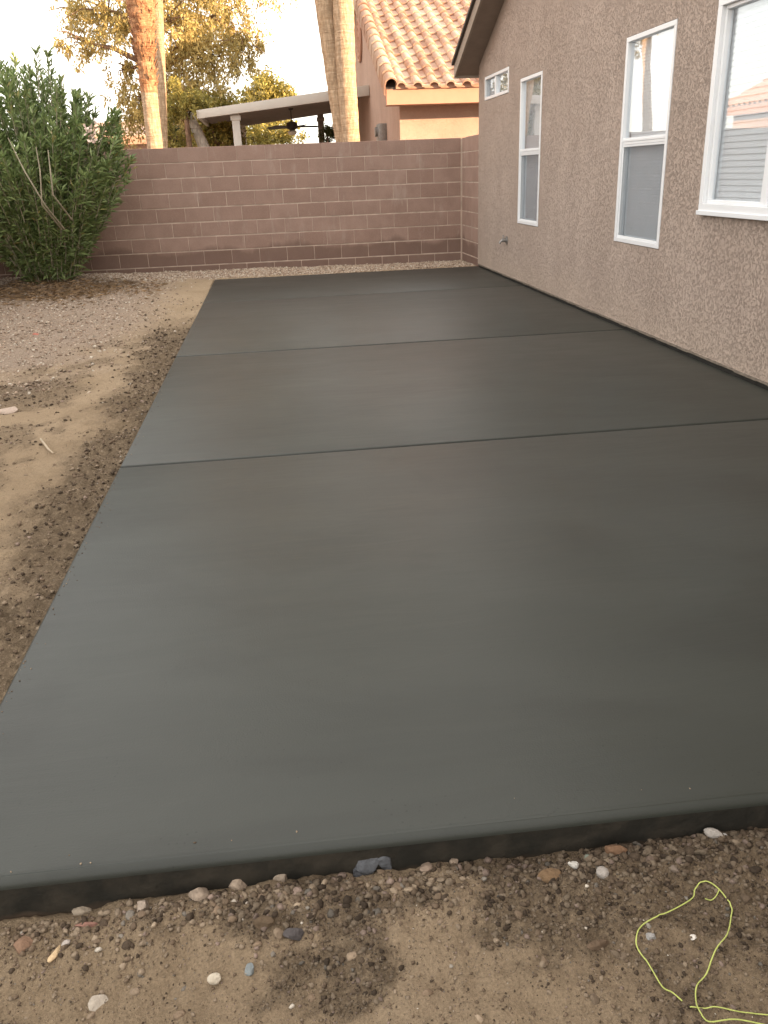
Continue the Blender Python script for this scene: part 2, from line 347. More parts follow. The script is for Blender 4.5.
# ------------------------------------------------------------------ patio slab
patio = empty('patio'); tag(patio, kind='structure')
b = MB(); c = .012
ya, yb_ = Y0 + SK * XL, Y0 + SK * (XR - .01)
b.prism([(XL + c, ya + c, -.30), (XR - c, yb_ + c, -.30), (XR - c, 11.924 - c, -.30), (XL + c, 11.924 - c, -.30)], (0, 0, .268)); b.build('slab_core', M['foundation'], patio)
prev = None
for i, y1 in enumerate(JY):
    g_ = (.009, .012, .010, .003)[min(i, 3)]; g0_ = .009 if i == 1 else .012 if i == 2 else .010
    if i == 0: lo = (ya, yb_)
    else: lo = (JY[i - 1] + g0_,) * 2
    hi = y1 - g_ if i < 3 else y1
    bm = bmesh.new(); t = .115
    vs = [bm.verts.new(p) for p in ((XL, lo[0], -t), (XR - .008, lo[1], -t), (XR - .008, hi, -t), (XL, hi, -t), (XL, lo[0], 0), (XR - .008, lo[1], 0), (XR - .008, hi, 0), (XL, hi, 0))]
    for f in [(0, 3, 2, 1), (4, 5, 6, 7), (0, 1, 5, 4), (1, 2, 6, 5), (2, 3, 7, 6), (3, 0, 4, 7)]: bm.faces.new([vs[k] for k in f])
    te = [e for e in bm.edges if all(v.co.z > -.01 for v in e.verts)]
    fe = [e for e in te if i == 0 and all(v.co.y < 2 for v in e.verts)]
    bmesh.ops.bevel(bm, geom=fe, offset=.024, segments=6, affect='EDGES', profile=.5) if fe else None
    te = [e for e in bm.edges if e.is_valid and all(v.co.z > -.001 for v in e.verts) and len([f for f in e.link_faces if abs(f.normal.z) < .5]) == 1]
    bm.normal_update()
    te = [e for e in bm.edges if all(v.co.z > -.001 for v in e.verts) and any(abs(f.normal.z) < .3 for f in e.link_faces)]
    bmesh.ops.bevel(bm, geom=te, offset=(.011, .012, .011, .008)[i], segments=3, affect='EDGES', profile=.5)
    bm.normal_update()
    me = bpy.data.meshes.new('slab_panel'); me.materials.append(M['concrete']); me.materials.append(M['edge'])
    for f in bm.faces:
        f.smooth = True
        if abs(f.normal.z) < .12: f.material_index = 1
    bm.to_mesh(me); bm.free(); me.set_sharp_from_angle(angle=R(50))
    o = link('slab_panel', me, None, patio)

# ------------------------------------------------------------------ blocks walls
def block_mesh(L, H=.2, D=.15, j=.010, seed=0):
    r = random.Random(seed); b = MB(); b.box(-L / 2 + j * .32, L / 2 - j * .32, -D / 2, D / 2, -H / 2 + j * .72, H / 2 - j * .72)
    me = b.mesh('block', .004, None, 1)
    for v in me.vertices:
        k = r.uniform(-1, 1) * .0012; v.co.y += k * (1 if v.co.y > 0 else -1); v.co.x += r.uniform(-1, 1) * .001; v.co.z += r.uniform(-1, 1) * .001
    me.materials.append(M['block']); return me
BL, BH = .406, .2; ZT = 1.70
full = [block_mesh(BL, seed=i) for i in range(5)]; half = [block_mesh(BL / 2, seed=9)]; capm = [block_mesh(BL, seed=20 + i, j=.006) for i in range(3)]
def block_wall(name, label, P0, P1, faceside, group=None):
    """wall from P0 to P1 (centre line), blocks as parts"""
    P0 = Vector((*P0, 0)); P1 = Vector((*P1, 0)); L = (P1 - P0).length; d = (P1 - P0).normalized(); ang = math.atan2(d.y, d.x)
    root = empty(name, (*P0.xy, -.1)); root.rotation_euler.z = ang; tag(root, label, 'wall', group)
    b = MB(); b.box(.004, L - .004, -.0713, .0713, -.3, ZT + .1 - .012); me = b.mesh('mortar'); link('mortar', me, M['mortar'], root)
    for rI in range(9):
        zc = ZT + .1 - BH / 2 - rI * BH; x = 0; off = (BL / 2 if rI % 2 else 0); xx = off
        cells = []
        if off: cells.append((BL / 4, True))
        while xx + BL <= L + .02: cells.append((xx + BL / 2, False)); xx += BL
        if L - xx > .12: cells.append((xx + BL / 4, True))
        for cx, hf in cells:
            me = half[0] if hf else (capm[rnd.randrange(3)] if rI == 0 else full[rnd.randrange(5)])
            o = link('block', me, None, root, (cx, rnd.uniform(-.0013, .0013), zc + rnd.uniform(-.001, .001)))
            if rnd.random() < .5: o.rotation_euler.z = math.pi
    return root
block_wall('block_wall', 'long reddish brown concrete block wall across the far end of the yard', (-4.06, YW + .075), (2.845 + .018, YW + .075), -1, 'block garden walls')
block_wall('block_wall', 'short block wall return between the long wall and the house corner', (2.845 + .075, HCY + .01), (2.845 + .075, YW - .002), 1, 'block garden walls')
b = MB((-4.3, 0, -.1)); b.box(-4.38, -4.22, 1.0, 13.0, -.3, 1.66); b.box(-4.41, -4.19, 1.0, 13.0, 1.66, 1.70)
tag(b.build('garden_wall', M['stucco_side'], None, .004), 'smooth pinkish wall behind the oleander at the left edge', 'wall')

# ------------------------------------------------------------------ main house
HX1, HY0, RY = 14.5, -6.2, 2.9; SL = .44; ZE = 2.50; RAKE_X, EAVE_Y = 2.56, 12.12
def zs(y): return ZE + SL * (HCY - y) if y >= RY else ZE + SL * (HCY - RY) - SL * (RY - y)
house = empty('house', (XR, HCY, 0)); tag(house, 'tan stucco house with white windows along the right side of the slab', 'house')
WIN = [('vent', 10.45, 11.60, 2.07, 2.345), ('hung', 9.17, 9.96, .667, 2.169), ('hung', 6.166, 7.03, .667, 2.169), ('slide', 4.08, 5.576, .955, 2.19)]
b = MB((XR, HCY, 0)); ysplit = sorted({HY0, RY, HCY} | {w_[1] for w_ in WIN} | {w_[2] for w_ in WIN}); D = .11; ZB = .034
for a, c in zip(ysplit[:-1], ysplit[1:]):
    ws = [w_ for w_ in WIN if w_[1] <= a + 1e-6 and w_[2] >= c - 1e-6]
    if ws:
        z0, z1 = ws[0][3], ws[0][4]
        b.quad((XR, a, ZB), (XR, c, ZB), (XR, c, z0), (XR, a, z0)); b.quad((XR, a, z1), (XR, c, z1), (XR, c, zs(c)), (XR, a, zs(a)))
        for q in (((XR, a, z0), (XR, c, z0), (XR + D, c, z0), (XR + D, a, z0)), ((XR, a, z1), (XR, c, z1), (XR + D, c, z1), (XR + D, a, z1)),
                  ((XR, a, z0), (XR, a, z1), (XR + D, a, z1), (XR + D, a, z0)), ((XR, c, z0), (XR, c, z1), (XR + D, c, z1), (XR + D, c, z0))): b.quad(*q)
    else: b.quad((XR, a, ZB), (XR, c, ZB), (XR, c, zs(c)), (XR, a, zs(a)))
b.quad((XR, HCY, ZB), (HX1, HCY, ZB), (HX1, HCY, ZE), (XR, HCY, ZE)); b.quad((XR, HY0, ZB), (HX1, HY0, ZB), (HX1, HY0, zs(HY0)), (XR, HY0, zs(HY0)))
b.add([(HX1, HY0, ZB), (HX1, HCY, ZB), (HX1, HCY, ZE), (HX1, RY, zs(RY)), (HX1, HY0, zs(HY0))], [(0, 1, 2, 3, 4)])
b.quad((XR, HY0, ZB), (XR + .014, HY0, ZB), (XR + .014, HCY, ZB), (XR, HCY, ZB))
me = bpy.data.meshes.new('wall'); me.from_pydata(b.v, [], b.f); link('wall', me, M['stucco'], house)
b = MB((XR, HCY, 0)); b.box(XR + .014, HX1 - .01, HY0 + .01, HCY - .01, -.3, .03)
b.build('foundation', M['foundation'], house)
# weep screed, a thin metal lip under the stucco with a few rough spots
b = MB((XR, HCY, 0)); yy = -2.0
while yy < HCY - .02:
    y2 = min(yy + rnd.uniform(.08, .3), HCY - .01); e = rnd.uniform(0, .006); b.box(XR - .004, XR + .012, yy, y2, ZB - .012 - e, ZB - .001); yy = y2
b.build('weep_screed', simple('screed', (.17, .14, .11), .8, .3, 20), house)
# roof
roof = empty('roof', (0, 0, 0)); roof.parent = house; roof.location = (0, 0, 0); RO = Vector((XR, HCY, 0))
def rz(y, up=0): return zs(y) + up
b = MB(RO)
for y0_, y1_ in ((RY, EAVE_Y), (HY0 - .4, RY)):
    b.prism([(RAKE_X + .03, y0_, rz(y0_)), (RAKE_X + .03, y1_, rz(y1_)), (RAKE_X + .03, y1_, rz(y1_, .02)), (RAKE_X + .03, y0_, rz(y0_, .02))], (HX1 + .3 - RAKE_X, 0, 0))
b.build('soffit', M['soffit'], roof)
b = MB(RO)
for y0_, y1_ in ((RY, EAVE_Y), (HY0 - .4, RY)):
    b.prism([(RAKE_X, y0_, rz(y0_, -.012)), (RAKE_X, y1_, rz(y1_, -.012)), (RAKE_X, y1_, rz(y1_, .135)), (RAKE_X, y0_, rz(y0_, .135))], (.028, 0, 0))
b.box(RAKE_X, HX1 + .3, EAVE_Y, EAVE_Y + .028, rz(EAVE_Y) - .03, rz(EAVE_Y) + .13)
b.build('fascia', M['fascia'], roof)
b = MB(RO)
for y0_, y1_ in ((RY, EAVE_Y + .03), (HY0 - .43, RY)):
    b.prism([(RAKE_X - .035, y0_, rz(y0_, .137)), (RAKE_X - .035, y1_, rz(y1_, .137)), (RAKE_X - .035, y1_, rz(y1_, .175)), (RAKE_X - .035, y0_, rz(y0_, .175))], (HX1 + .4 - RAKE_X, 0, 0))
b.build('roof_deck', M['asphalt'], roof)

def window(kind, y0, y1, z0, z1):
    o_ = Vector((XR, (y0 + y1) / 2, z0)); fw = .034 if kind != 'slide' else .05; xo = XR - (.006 if kind != 'slide' else .022); xi = XR + .06
    b = MB(o_)
    def ring(a0, a1, c0, c1, w_, x0, x1):
        b.box(x0, x1, a0, a1, c0, c0 + w_); b.box(x0, x1, a0, a1, c1 - w_, c1); b.box(x0, x1, a0, a0 + w_, c0 + w_, c1 - w_); b.box(x0, x1, a1 - w_, a1, c0 + w_, c1 - w_)
    e = .004
    ring(y0 + e, y1 - e, z0 + e, z1 - e, fw, xo, xi)
    iy0, iy1, iz0, iz1 = y0 + fw + e, y1 - fw - e, z0 + fw + e, z1 - fw - e; panes = []; scr = []
    if kind == 'hung':
        zm = z0 + (z1 - z0) * .51
        b.box(XR + .004, XR + .05, iy0, iy1, zm - .028, zm + .022); b.box(XR + .0, XR + .02, iy0, iy1, zm - .006, zm + .012)
        panes = [(iy0, iy1, zm + .022, iz1, XR + .022), (iy0, iy1, iz0, zm - .028, XR + .036)]
        b2 = .016; a0, a1, c0, c1 = iy0, iy1, iz0, zm - .028
        for q in ((a0, a1, c0, c0 + b2), (a0, a1, c1 - b2, c1), (a0, a0 + b2, c0 + b2, c1 - b2), (a1 - b2, a1, c0 + b2, c1 - b2)): b.box(XR + .006, XR + .018, *q)
        scr = [(a0 + b2, a1 - b2, c0 + b2, c1 - b2, XR + .012)]
    else:
        ym = (iy0 + iy1) / 2 + (.0 if kind == 'slide' else .06)
        b.box(XR + .0, XR + .05, ym - .026, ym + .026, iz0, iz1)
        if kind == 'slide':      # inner step of the deep frame
            ring(ym + .026, iy1, iz0, iz1, .022, XR + .004, XR + .045); ring(iy0, ym - .026, iz0, iz1, .03, XR + .012, XR + .048)
            b.box(XR - .034, XR - .002, y0, y1, z0 - .018, z0 + .010)                 # sill lip
        panes = [(ym + .026, iy1, iz0, iz1, XR + .03), (iy0, ym - .026, iz0, iz1, XR + .03)]
        k = 1 if kind == 'slide' else 0; q = panes[k]; scr = [(q[0], q[1], q[2], q[3], XR + .016)]
    win = b.build('window', M['frame'], house, .0025, None, 1)
    for p in panes:
        q = MB(Vector((p[4], (p[0] + p[1]) / 2, p[2]))); q.box(p[4], p[4] + .004, p[0] - .003, p[1] + .003, p[2] - .003, p[3] + .003); q.build('pane', M['glass'], win)
    for p in scr:
        q = MB(Vector((p[4], (p[0] + p[1]) / 2, p[2]))); q.quad((p[4], p[0], p[2]), (p[4], p[1], p[2]), (p[4], p[1], p[3]), (p[4], p[0], p[3])); q.build('insect_screen', M['screen'], win)
    q = MB(Vector((XR + .1, (y0 + y1) / 2, z0))); z = z0 + .02; sp = .036 if kind == 'slide' else .024; wd = sp * 1.12
    while z < z1 - .02:      # closed slats, each tilted
        q.quad((XR + .066, y0 + .01, z), (XR + .066, y1 - .01, z), (XR + .072, y1 - .01, z + wd), (XR + .072, y0 + .01, z + wd)); z += sp
    q.build('blind', M['blind'], win)
    q = MB(Vector((XR + .2, (y0 + y1) / 2, z0))); q.box(XR + .16, XR + .17, y0 - .1, y1 + .1, z0 - .1, z1 + .1); q.build('room_backing', M['room'], win)
for k in WIN: window(*k)
# capped pipe stub low on the wall
b = MB((XR, 10.41, .45)); b.tube([(XR, 10.41, .45), (XR - .012, 10.41, .45)], .045, 16); b.tube([(XR - .012, 10.41, .45), (XR - .06, 10.41, .45)], .022, 12)
b.tube([(XR - .06, 10.41, .45), (XR - .085, 10.41, .435), (XR - .09, 10.41, .41)], .014, 10); b.tube([(XR - .045, 10.41, .46), (XR - .045, 10.41, .50)], .007, 8)
b.tube([(XR - .045, 10.38, .50), (XR - .045, 10.44, .50)], .008, 8)
b.build('hose_tap', M['metal'], house, 0, 40)

# ------------------------------------------------------------------ neighbour's house behind the wall
NX, NE, NW = 2.12, 15.6, 2.41; NY = 16.1; NS = .46; NZ = 2.60; NRY = 21.9; NYB = 27.7; NX1 = 11.0
def nz_(y): return NZ + NS * (y - NE) if y <= NRY else NZ + NS * (NRY - NE) - NS * (y - NRY)
nh = empty('house', (NW, NY, 0)); tag(nh, 'peach stucco house with barrel tile roof behind the block wall', 'house'); NO = (NW, NY, 0)
b = MB(NO); b.prism([(NW, NY, -.2), (NW, NYB, -.2), (NW, NYB, nz_(NYB) - .15), (NW, NRY, nz_(NRY) - .1), (NW, NY, nz_(NY) - .15)], (NX1 - NW, 0, 0)); b.build('wall', M['stucco_far'], nh)
b = MB(NO); b.box(NX + .0, NX1 + .3, NE, NE + .04, NZ - .27, NZ - .035)
for a, c in ((NE + .04, NRY), (NRY, NYB + .4)):
    b.prism([(NX, a, nz_(a) - .25), (NX, c, nz_(c) - .25), (NX, c, nz_(c) - .035), (NX, a, nz_(a) - .035)], (.04, 0, 0))
b.build('fascia', M['peach_trim'], nh)
b = MB(NO)
b.box(NX + .04, NX1 + .3, NE + .04, NY, NZ - .262, NZ - .24)
b.prism([(NX + .04, NY, nz_(NY) - .22), (NX + .04, NRY, nz_(NRY) - .22), (NX + .04, NRY, nz_(NRY) - .20), (NX + .04, NY, nz_(NY) - .20)], (NW - NX - .04, 0, 0))
b.build('soffit', M['peach_trim'], nh)
nroof = empty('roof', (0, 0, 0)); nroof.parent = nh
b = MB(NO)
for a, c in ((NE, NRY), (NRY, NYB + .4)):
    b.prism([(NX + .0, a, nz_(a) - .034), (NX + .0, c, nz_(c) - .034), (NX + .0, c, nz_(c) - .005), (NX + .0, a, nz_(a) - .005)], (NX1 + .3 - NX, 0, 0))
b.build('roof_deck', M['asphalt'], nroof)
TW, TE = .282, .372
def tile_mesh(seed):
    n = 7; L = .43; r = .076; vs = []; fs = []; rr = random.Random(seed)
    prof = [(-TW / 2 + .005, .012)]
    for k in range(n + 1):
        a = math.pi * (1 - k / n); prof.append((-.055 + math.cos(a) * r, .012 + math.sin(a) * r * .92))
    prof += [(.06, .006), (TW / 2 + .008, .014)]
    m_ = len(prof)
    for j, y in enumerate((0, L)):
        for x, z in prof: vs.append((x, y, z + (.042 if j == 0 else 0)))
    for x, z in prof: vs.append((x, 0, z + .008))       # front lip, 2 cm thick
    for k in range(m_ - 1): fs.append((k, k + 1, m_ + k + 1, m_ + k)); fs.append((2 * m_ + k, 2 * m_ + k + 1, k + 1, k))
    me = bpy.data.meshes.new('tile'); me.from_pydata(vs, [], fs); me.materials.append(M['tile']); smooth(me, 45); return me
tms = [tile_mesh(i) for i in range(2)]; pitch = math.atan(NS); dy = TE * math.cos(pitch); rows = 18
def rake_mesh():
    n = 6; L = .43; vs = []; fs = []
    prof = [(-.115, -.16), (-.115, -.05)] + [(math.cos(math.pi * (1 - k / n)) * .115 + 0, .015 + math.sin(math.pi * (1 - k / n)) * .10) for k in range(n + 1)] + [(.115, -.02)]
    m_ = len(prof)
    for j, y in enumerate((0, L)):
        for x, z in prof: vs.append((x * (1.0 if j == 0 else .9), y, z + (.035 if j == 0 else 0)))
    for x, z in prof: vs.append((x * .84, 0, z + .014))
    for k in range(m_ - 1): fs.append((k, k + 1, m_ + k + 1, m_ + k)); fs.append((2 * m_ + k, 2 * m_ + k + 1, k + 1, k))
    me = bpy.data.meshes.new('rake_tile'); me.from_pydata(vs, [], fs); me.materials.append(M['tile']); smooth(me, 45); return me
rkm = rake_mesh(); NOv = Vector(NO)
for r_ in range(rows):
    y = NE - .07 + r_ * dy; z = NZ + (y - NE) * NS + .0
    for c_ in range(14):
        o = link('tile', tms[(r_ + c_) % 2], None, nroof, Vector((NX + .30 + c_ * TW + rnd.uniform(-.004, .004), y + rnd.uniform(-.006, .006), z)) - NOv); o.rotation_euler.x = pitch
    o = link('rake_tile', rkm, None, nroof, Vector((NX + .075, y, z + .03)) - NOv); o.rotation_euler = (pitch, 0, rnd.uniform(-.015, .015))
# the remaining tiles of both slopes, joined
V = []; F = []; tv = np.array([v.co[:] for v in tms[0].vertices]); tf = np.array([list(p.vertices) for p in tms[0].polygons]); k = 0
def put_tiles(cols, rws, back, V, F):
    for r_ in rws:
        for c_ in cols:
            y = -.07 + r_ * dy; cc, ss = math.cos(pitch), math.sin(pitch)
            x_ = tv[:, 0]; yy = tv[:, 1] * cc - tv[:, 2] * ss; zz = tv[:, 1] * ss + tv[:, 2] * cc
            if back: P = np.stack([NX + .30 + c_ * TW - x_, NYB + .4 - y - yy, nz_(NYB + .4) + y * NS + zz], 1)
            else: P = np.stack([NX + .30 + c_ * TW + x_, NE + y + yy, NZ + y * NS + zz], 1)
            F.append(tf + len(V) * len(tv)); V.append(P)
put_tiles(range(14, 31), range(rows), False, V, F); put_tiles(range(31), range(rows), True, V, F)
me = np_mesh('tile_field', np.concatenate(V) - np.array(NO), np.concatenate(F)); tag(link('tile_field', me, M['tile'], nroof), kind='stuff')
b = MB(NO); b.tube([(NX, NRY, nz_(NRY) + .06), (NX1 + .3, NRY, nz_(NRY) + .06)], .11, 10); b.build('ridge_cap', M['tile'], nroof, 0, 50)
b = MB(NO); b.box(NX + .16, NX1 + .25, NE - .03, NE + .02, NZ - .034, NZ + .055); b.build('bird_stop', M['peach_trim'], nh)
# round pierced vent in the gable, meter box on the side wall
b = MB((NW, 22.0, 4.12)); 
for rr_ in (.42, .3, .16): 
    b.tube([(NW - .03, 22.0 + rr_ * math.cos(a * math.pi / 12), 4.12 + rr_ * math.sin(a * math.pi / 12)) for a in range(25)], .03, 6)
for a in range(12): b.tube([(NW - .03, 22.0 + .1 * math.cos(a * math.pi / 6), 4.12 + .1 * math.sin(a * math.pi / 6)), (NW - .03, 22.0 + .44 * math.cos(a * math.pi / 6), 4.12 + .44 * math.sin(a * math.pi / 6))], .022, 6)
b.build('gable_vent', M['peach_trim'], nh)
b = MB((NW, 18.9, 1.9)); b.box(NW - .16, NW, 17.85, 18.3, 1.75, 2.16); mb_ = b.build('meter_box', M['metal'], nh, .01, 40)
b = MB((NW, 18.9, 1.9)); b.tube([(NW - .16, 18.07, 2.02), (NW - .21, 18.07, 2.02)], .09, 14); b.build('meter_dial', M['metal'], mb_, 0, 40)

# patio cover with fan
cv = empty('patio_cover', (.5, 20.5, 0)); tag(cv, 'cream flat patio cover on posts against the peach house', 'patio cover')
def cz(x): return 2.66 + (x + 1.35) * .105
CO = (.5, 20.5, 0)
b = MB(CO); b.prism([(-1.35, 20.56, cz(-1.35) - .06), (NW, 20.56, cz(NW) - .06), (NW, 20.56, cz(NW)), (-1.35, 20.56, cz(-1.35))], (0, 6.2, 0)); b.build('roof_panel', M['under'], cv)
b = MB(CO); b.prism([(-1.37, 20.5, cz(-1.37) - .15), (NW - .01, 20.5, cz(NW) - .19), (NW - .01, 20.5, cz(NW) + .02), (-1.37, 20.5, cz(-1.37) + .02)], (0, .06, 0))
b.prism([(-1.42, 20.56, cz(-1.4) - .14), (-1.36, 20.56, cz(-1.4) - .14), (-1.36, 20.56, cz(-1.4) + .02), (-1.42, 20.56, cz(-1.4) + .02)], (0, 6.2, 0)); b.build('gutter_beam', M['cover'], cv, .004, 40)
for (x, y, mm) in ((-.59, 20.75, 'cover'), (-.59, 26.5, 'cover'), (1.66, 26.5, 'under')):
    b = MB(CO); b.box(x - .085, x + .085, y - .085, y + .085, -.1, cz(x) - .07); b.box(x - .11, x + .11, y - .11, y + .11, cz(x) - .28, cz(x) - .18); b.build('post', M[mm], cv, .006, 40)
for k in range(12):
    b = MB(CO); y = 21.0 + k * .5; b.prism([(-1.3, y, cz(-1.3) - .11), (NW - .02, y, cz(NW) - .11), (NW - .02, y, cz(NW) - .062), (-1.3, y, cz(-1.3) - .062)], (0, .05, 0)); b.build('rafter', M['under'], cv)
fx, fy, fz = .70, 22.5, 2.40
fan = empty('ceiling_fan', (fx, fy, fz)); tag(fan, 'dark ceiling fan with a light hanging under the patio cover', 'ceiling fan'); FO = (fx, fy, fz)
b = MB(FO); b.tube([(fx, fy, cz(fx) - .07), (fx, fy, cz(fx) - .13), (fx, fy, cz(fx) - .135), (fx, fy, fz + .1)], [.07, .05, .014, .014], 12); b.build('downrod', M['dark'], fan, 0, 40)
b = MB(FO); b.tube([(fx, fy, fz + .1), (fx, fy, fz + .07), (fx, fy, fz - .05), (fx, fy, fz - .09)], [.05, .13, .14, .07], 16); b.build('motor', M['dark'], fan, 0, 40)
b = MB(FO); b.tube([(fx, fy, fz - .09), (fx, fy, fz - .13), (fx, fy, fz - .19), (fx, fy, fz - .21)], [.05, .12, .09, .03], 14); b.build('fan_lamp', M['glow'], fan, 0, 40)
for k in range(5):
    a = k * 2 * math.pi / 5 + .15; u = Vector((math.cos(a), math.sin(a), 0)); v = Vector((-u.y, u.x, 0)); c0 = Vector(FO) + Vector((0, 0, -.03))
    b = MB(FO); P = [c0 + u * .14 - v * .03, c0 + u * .24 - v * .065, c0 + u * .62 - v * .08 , c0 + u * .68 + v * 0, c0 + u * .62 + v * .08, c0 + u * .24 + v * .065, c0 + u * .14 + v * .03]
    P = [p + Vector((0, 0, (p - c0).dot(v) * .25)) for p in P]; b.prism(P, (0, 0, .012)); b.build('fan_blade', M['dark'], fan)

# plain house beyond, and the neighbour on the left that the windows reflect
def small_house(name, label, x0, x1, y0, y1, ze, ridge_along, slope, wallm):
    o_ = (x0, y0, 0); h = empty(name, o_); tag(h, label, 'house'); ov = .4
    if ridge_along == 'x':
        ym = (y0 + y1) / 2; zr = ze + slope * (ym - y0)
        b = MB(o_); b.prism([(x0, y0, -.2), (x0, y1, -.2), (x0, y1, ze), (x0, ym, zr), (x0, y0, ze)], (x1 - x0, 0, 0)); b.build('wall', M[wallm], h)
        b = MB(o_)
        for a, c in ((y0 - ov, ym), (y1 + ov, ym)):
            za = ze - slope * ov; b.prism([(x0 - ov, a, za + .02), (x0 - ov, c, zr + .02), (x0 - ov, c, zr + .14), (x0 - ov, a, za + .14)], (x1 - x0 + 2 * ov, 0, 0))
        rf = b.build('roof', M['tile'], h)
        b = MB(o_); b.box(x0 - ov, x1 + ov, y0 - ov - .04, y0 - ov - .003, ze - slope * ov - .16, ze - slope * ov + .06); b.build('fascia', M['peach_trim'], h)
    else:
        xm = (x0 + x1) / 2; zr = ze + slope * (x1 - xm)
        b = MB(o_); b.prism([(x0, y0, -.2), (x1, y0, -.2), (x1, y0, ze), (xm, y0, zr), (x0, y0, ze)], (0, y1 - y0, 0)); b.build('wall', M[wallm], h)
        b = MB(o_); za = ze - slope * ov
        for a, c in ((x0 - ov, xm), (x1 + ov, xm)): b.prism([(a, y0 - ov, za + .02), (c, y0 - ov, zr + .02), (c, y0 - ov, zr + .08), (a, y0 - ov, za + .08)], (0, y1 - y0 + 2 * ov, 0))
        rf = b.build('roof', M['asphalt'], h)
        V = []; F = []; tx = tv; pt = math.atan(slope); n_r = int((xm and (x1 + ov - xm)) / (TE * math.cos(pt))) + 1; n_c = int((y1 - y0 + 2 * ov) / TW)
        for side in (1, -1):
            for r_ in range(n_r):
                for c_ in range(n_c):
                    s_ = -.05 + r_ * TE * math.cos(pt); yy = tv[:, 1] * math.cos(pt) - tv[:, 2] * math.sin(pt); zz = tv[:, 1] * math.sin(pt) + tv[:, 2] * math.cos(pt)
                    xx = (x1 + ov - s_ - yy) if side == 1 else (x0 - ov + s_ + yy)
                    P = np.stack([xx, y0 - ov + .17 + c_ * TW + tv[:, 0] * side, za + .08 + s_ * slope + zz], 1); F.append(tf + len(V) * len(tv)); V.append(P)
        me = np_mesh('tile_field', np.concatenate(V) - np.array(o_), np.concatenate(F)); tag(link('tile_field', me, M['tile'], rf), kind='stuff')
        b = MB(o_); b.box(x1 + ov + .003, x1 + ov + .04, y0 - ov, y1 + ov, za - .16, za + .075); b.build('fascia', M['peach_trim'], h)
    return h
small_house('house', 'low cream house far behind, between the oleander and the left palm', -7.5, -1.6, 34, 42, 2.75, 'x', .16, 'stucco_far')
small_house('house', 'tile roofed house beyond the left garden wall, mirrored in the largest window', -15, -8.2, 11, 25.9, 2.78, 'y', .5, 'stucco_far')

# ------------------------------------------------------------------ plants
def leaf_stuff(name, P, D, L, W, C, mat, parent, bend=.25):
    """P base points, D unit directions, L lengths, W widths, C colours -> folded leaves (2 quads)"""
    n = len(P); q = rng.normal(size=(n, 3)); sd_ = np.cross(D, q); sd_ /= np.linalg.norm(sd_, axis=1)[:, None] + 1e-9; nn = np.cross(D, sd_)
    L = L[:, None]; W = W[:, None]
    a = P; m1 = P + D * L * .5 + nn * L * .06; t = P + D * L - np.array([0, 0, 1]) * L * bend
    V = np.stack([a, m1 + sd_ * W * .5, t, m1 - sd_ * W * .5], 1).reshape(-1, 3)
    i = np.arange(n)[:, None] * 4; F = np.concatenate([i + np.array([[0, 1, 2]]), i + np.array([[0, 2, 3]])], 0)
    me = np_mesh(name, V, F, np.repeat(C, 4, 0)); o = link(name, me, mat, parent); tag(o, kind='stuff'); return o
def unit(v): return v / (np.linalg.norm(v, axis=-1, keepdims=True) + 1e-9)

# oleander
ob = Vector((-3.03, 12.15, -.02)); ol = empty('oleander_bush', ob); tag(ol, 'large rounded dark green oleander with narrow leaves at the left', 'shrub')
sp, sdn, ll, ww, cc = [], [], [], [], []; b = MB(ob); bst = []
cen = np.array([-.32, -.3, 1.42]); NSH = 1150
for s_ in range(NSH):
    ph = rnd.uniform(0, 2 * math.pi); ct = rnd.uniform(-.93, 1); st_ = math.sqrt(1 - ct * ct); rad = rnd.uniform(.5, 1.0) if s_ % 3 else 1
    lump = 1 + .08 * math.sin(ph * 3 + ct * 4) + .07 * math.sin(ph * 7 - ct * 9)
    st_ = st_ ** .72 if ct > 0 else st_; ex = np.array([math.cos(ph) * st_ * 1.50, math.sin(ph) * st_ * 1.0, ct * (1.22 if ct > 0 else 1.25)]) * rad * lump
    tip = cen + ex
    zz = max(tip[2], .1); lim = .02 + min(1.75, .86 * zz)
    hx = tip[0] ; hy = tip[1]; hr = math.hypot(hx, hy)
    if hr > lim: tip[0] *= lim / hr; tip[1] *= lim / hr
    zz = max(zz, .32); tip[2] = zz + (rnd.uniform(0, .25) if ct > .6 and rnd.random() < .35 else 0)
    if tip[0] < -.25: tip[2] = max(tip[2], .5 + .95 * (-tip[0] - .25))
    tip[1] = min(tip[1], .72); tip[0] = max(tip[0], -1.08)
    tip[2] -= max(0, tip[0] - .1) * .03                       # the top falls away towards the right
    dirv = unit(np.array([tip[0] * .75, tip[1] * .75, tip[2] * .55 + .7])); ln = rnd.uniform(.35, .6)
    start = tip - dirv * ln
    if s_ % 4 == 0 and s_ < 200: b.tube([ob + Vector((rnd.uniform(-.1, .1), rnd.uniform(-.08, .08), 0)), ob + Vector(start * np.array([.45, .45, .5])), ob + Vector(start), ob + Vector(tip)], [.011, .008, .005, .003], 5)
    else: b.tube([ob + Vector(start), ob + Vector(tip)], [.006, .003], 4, False)
    nl = rnd.randrange(34, 48); tt = rng.random(nl) ** .8; base = start + dirv * ln * tt[:, None]
    side = unit(rng.normal(size=(nl, 3))); d_ = unit(dirv * (.55 + .6 * tt[:, None]) + side * .75)
    sp.append(base); sdn.append(d_); ll.append(rng.uniform(.07, .165, nl)); ww.append(rng.uniform(.019, .029, nl))
    k = rng.random(nl)[:, None]; up_ = np.clip((tip[2] - .4) / 2.2, 0, 1) ; basec = np.array([.11, .165, .055]) * (1 - k) + np.array([.30, .38, .15]) * k
    yel = (rng.random(nl) < .03)[:, None]; cc.append(np.where(yel, np.array([[.36, .33, .12]]), basec) * rnd.uniform(.85, 1.15))
b.build('stem', M['stem'], ol, 0, 60)
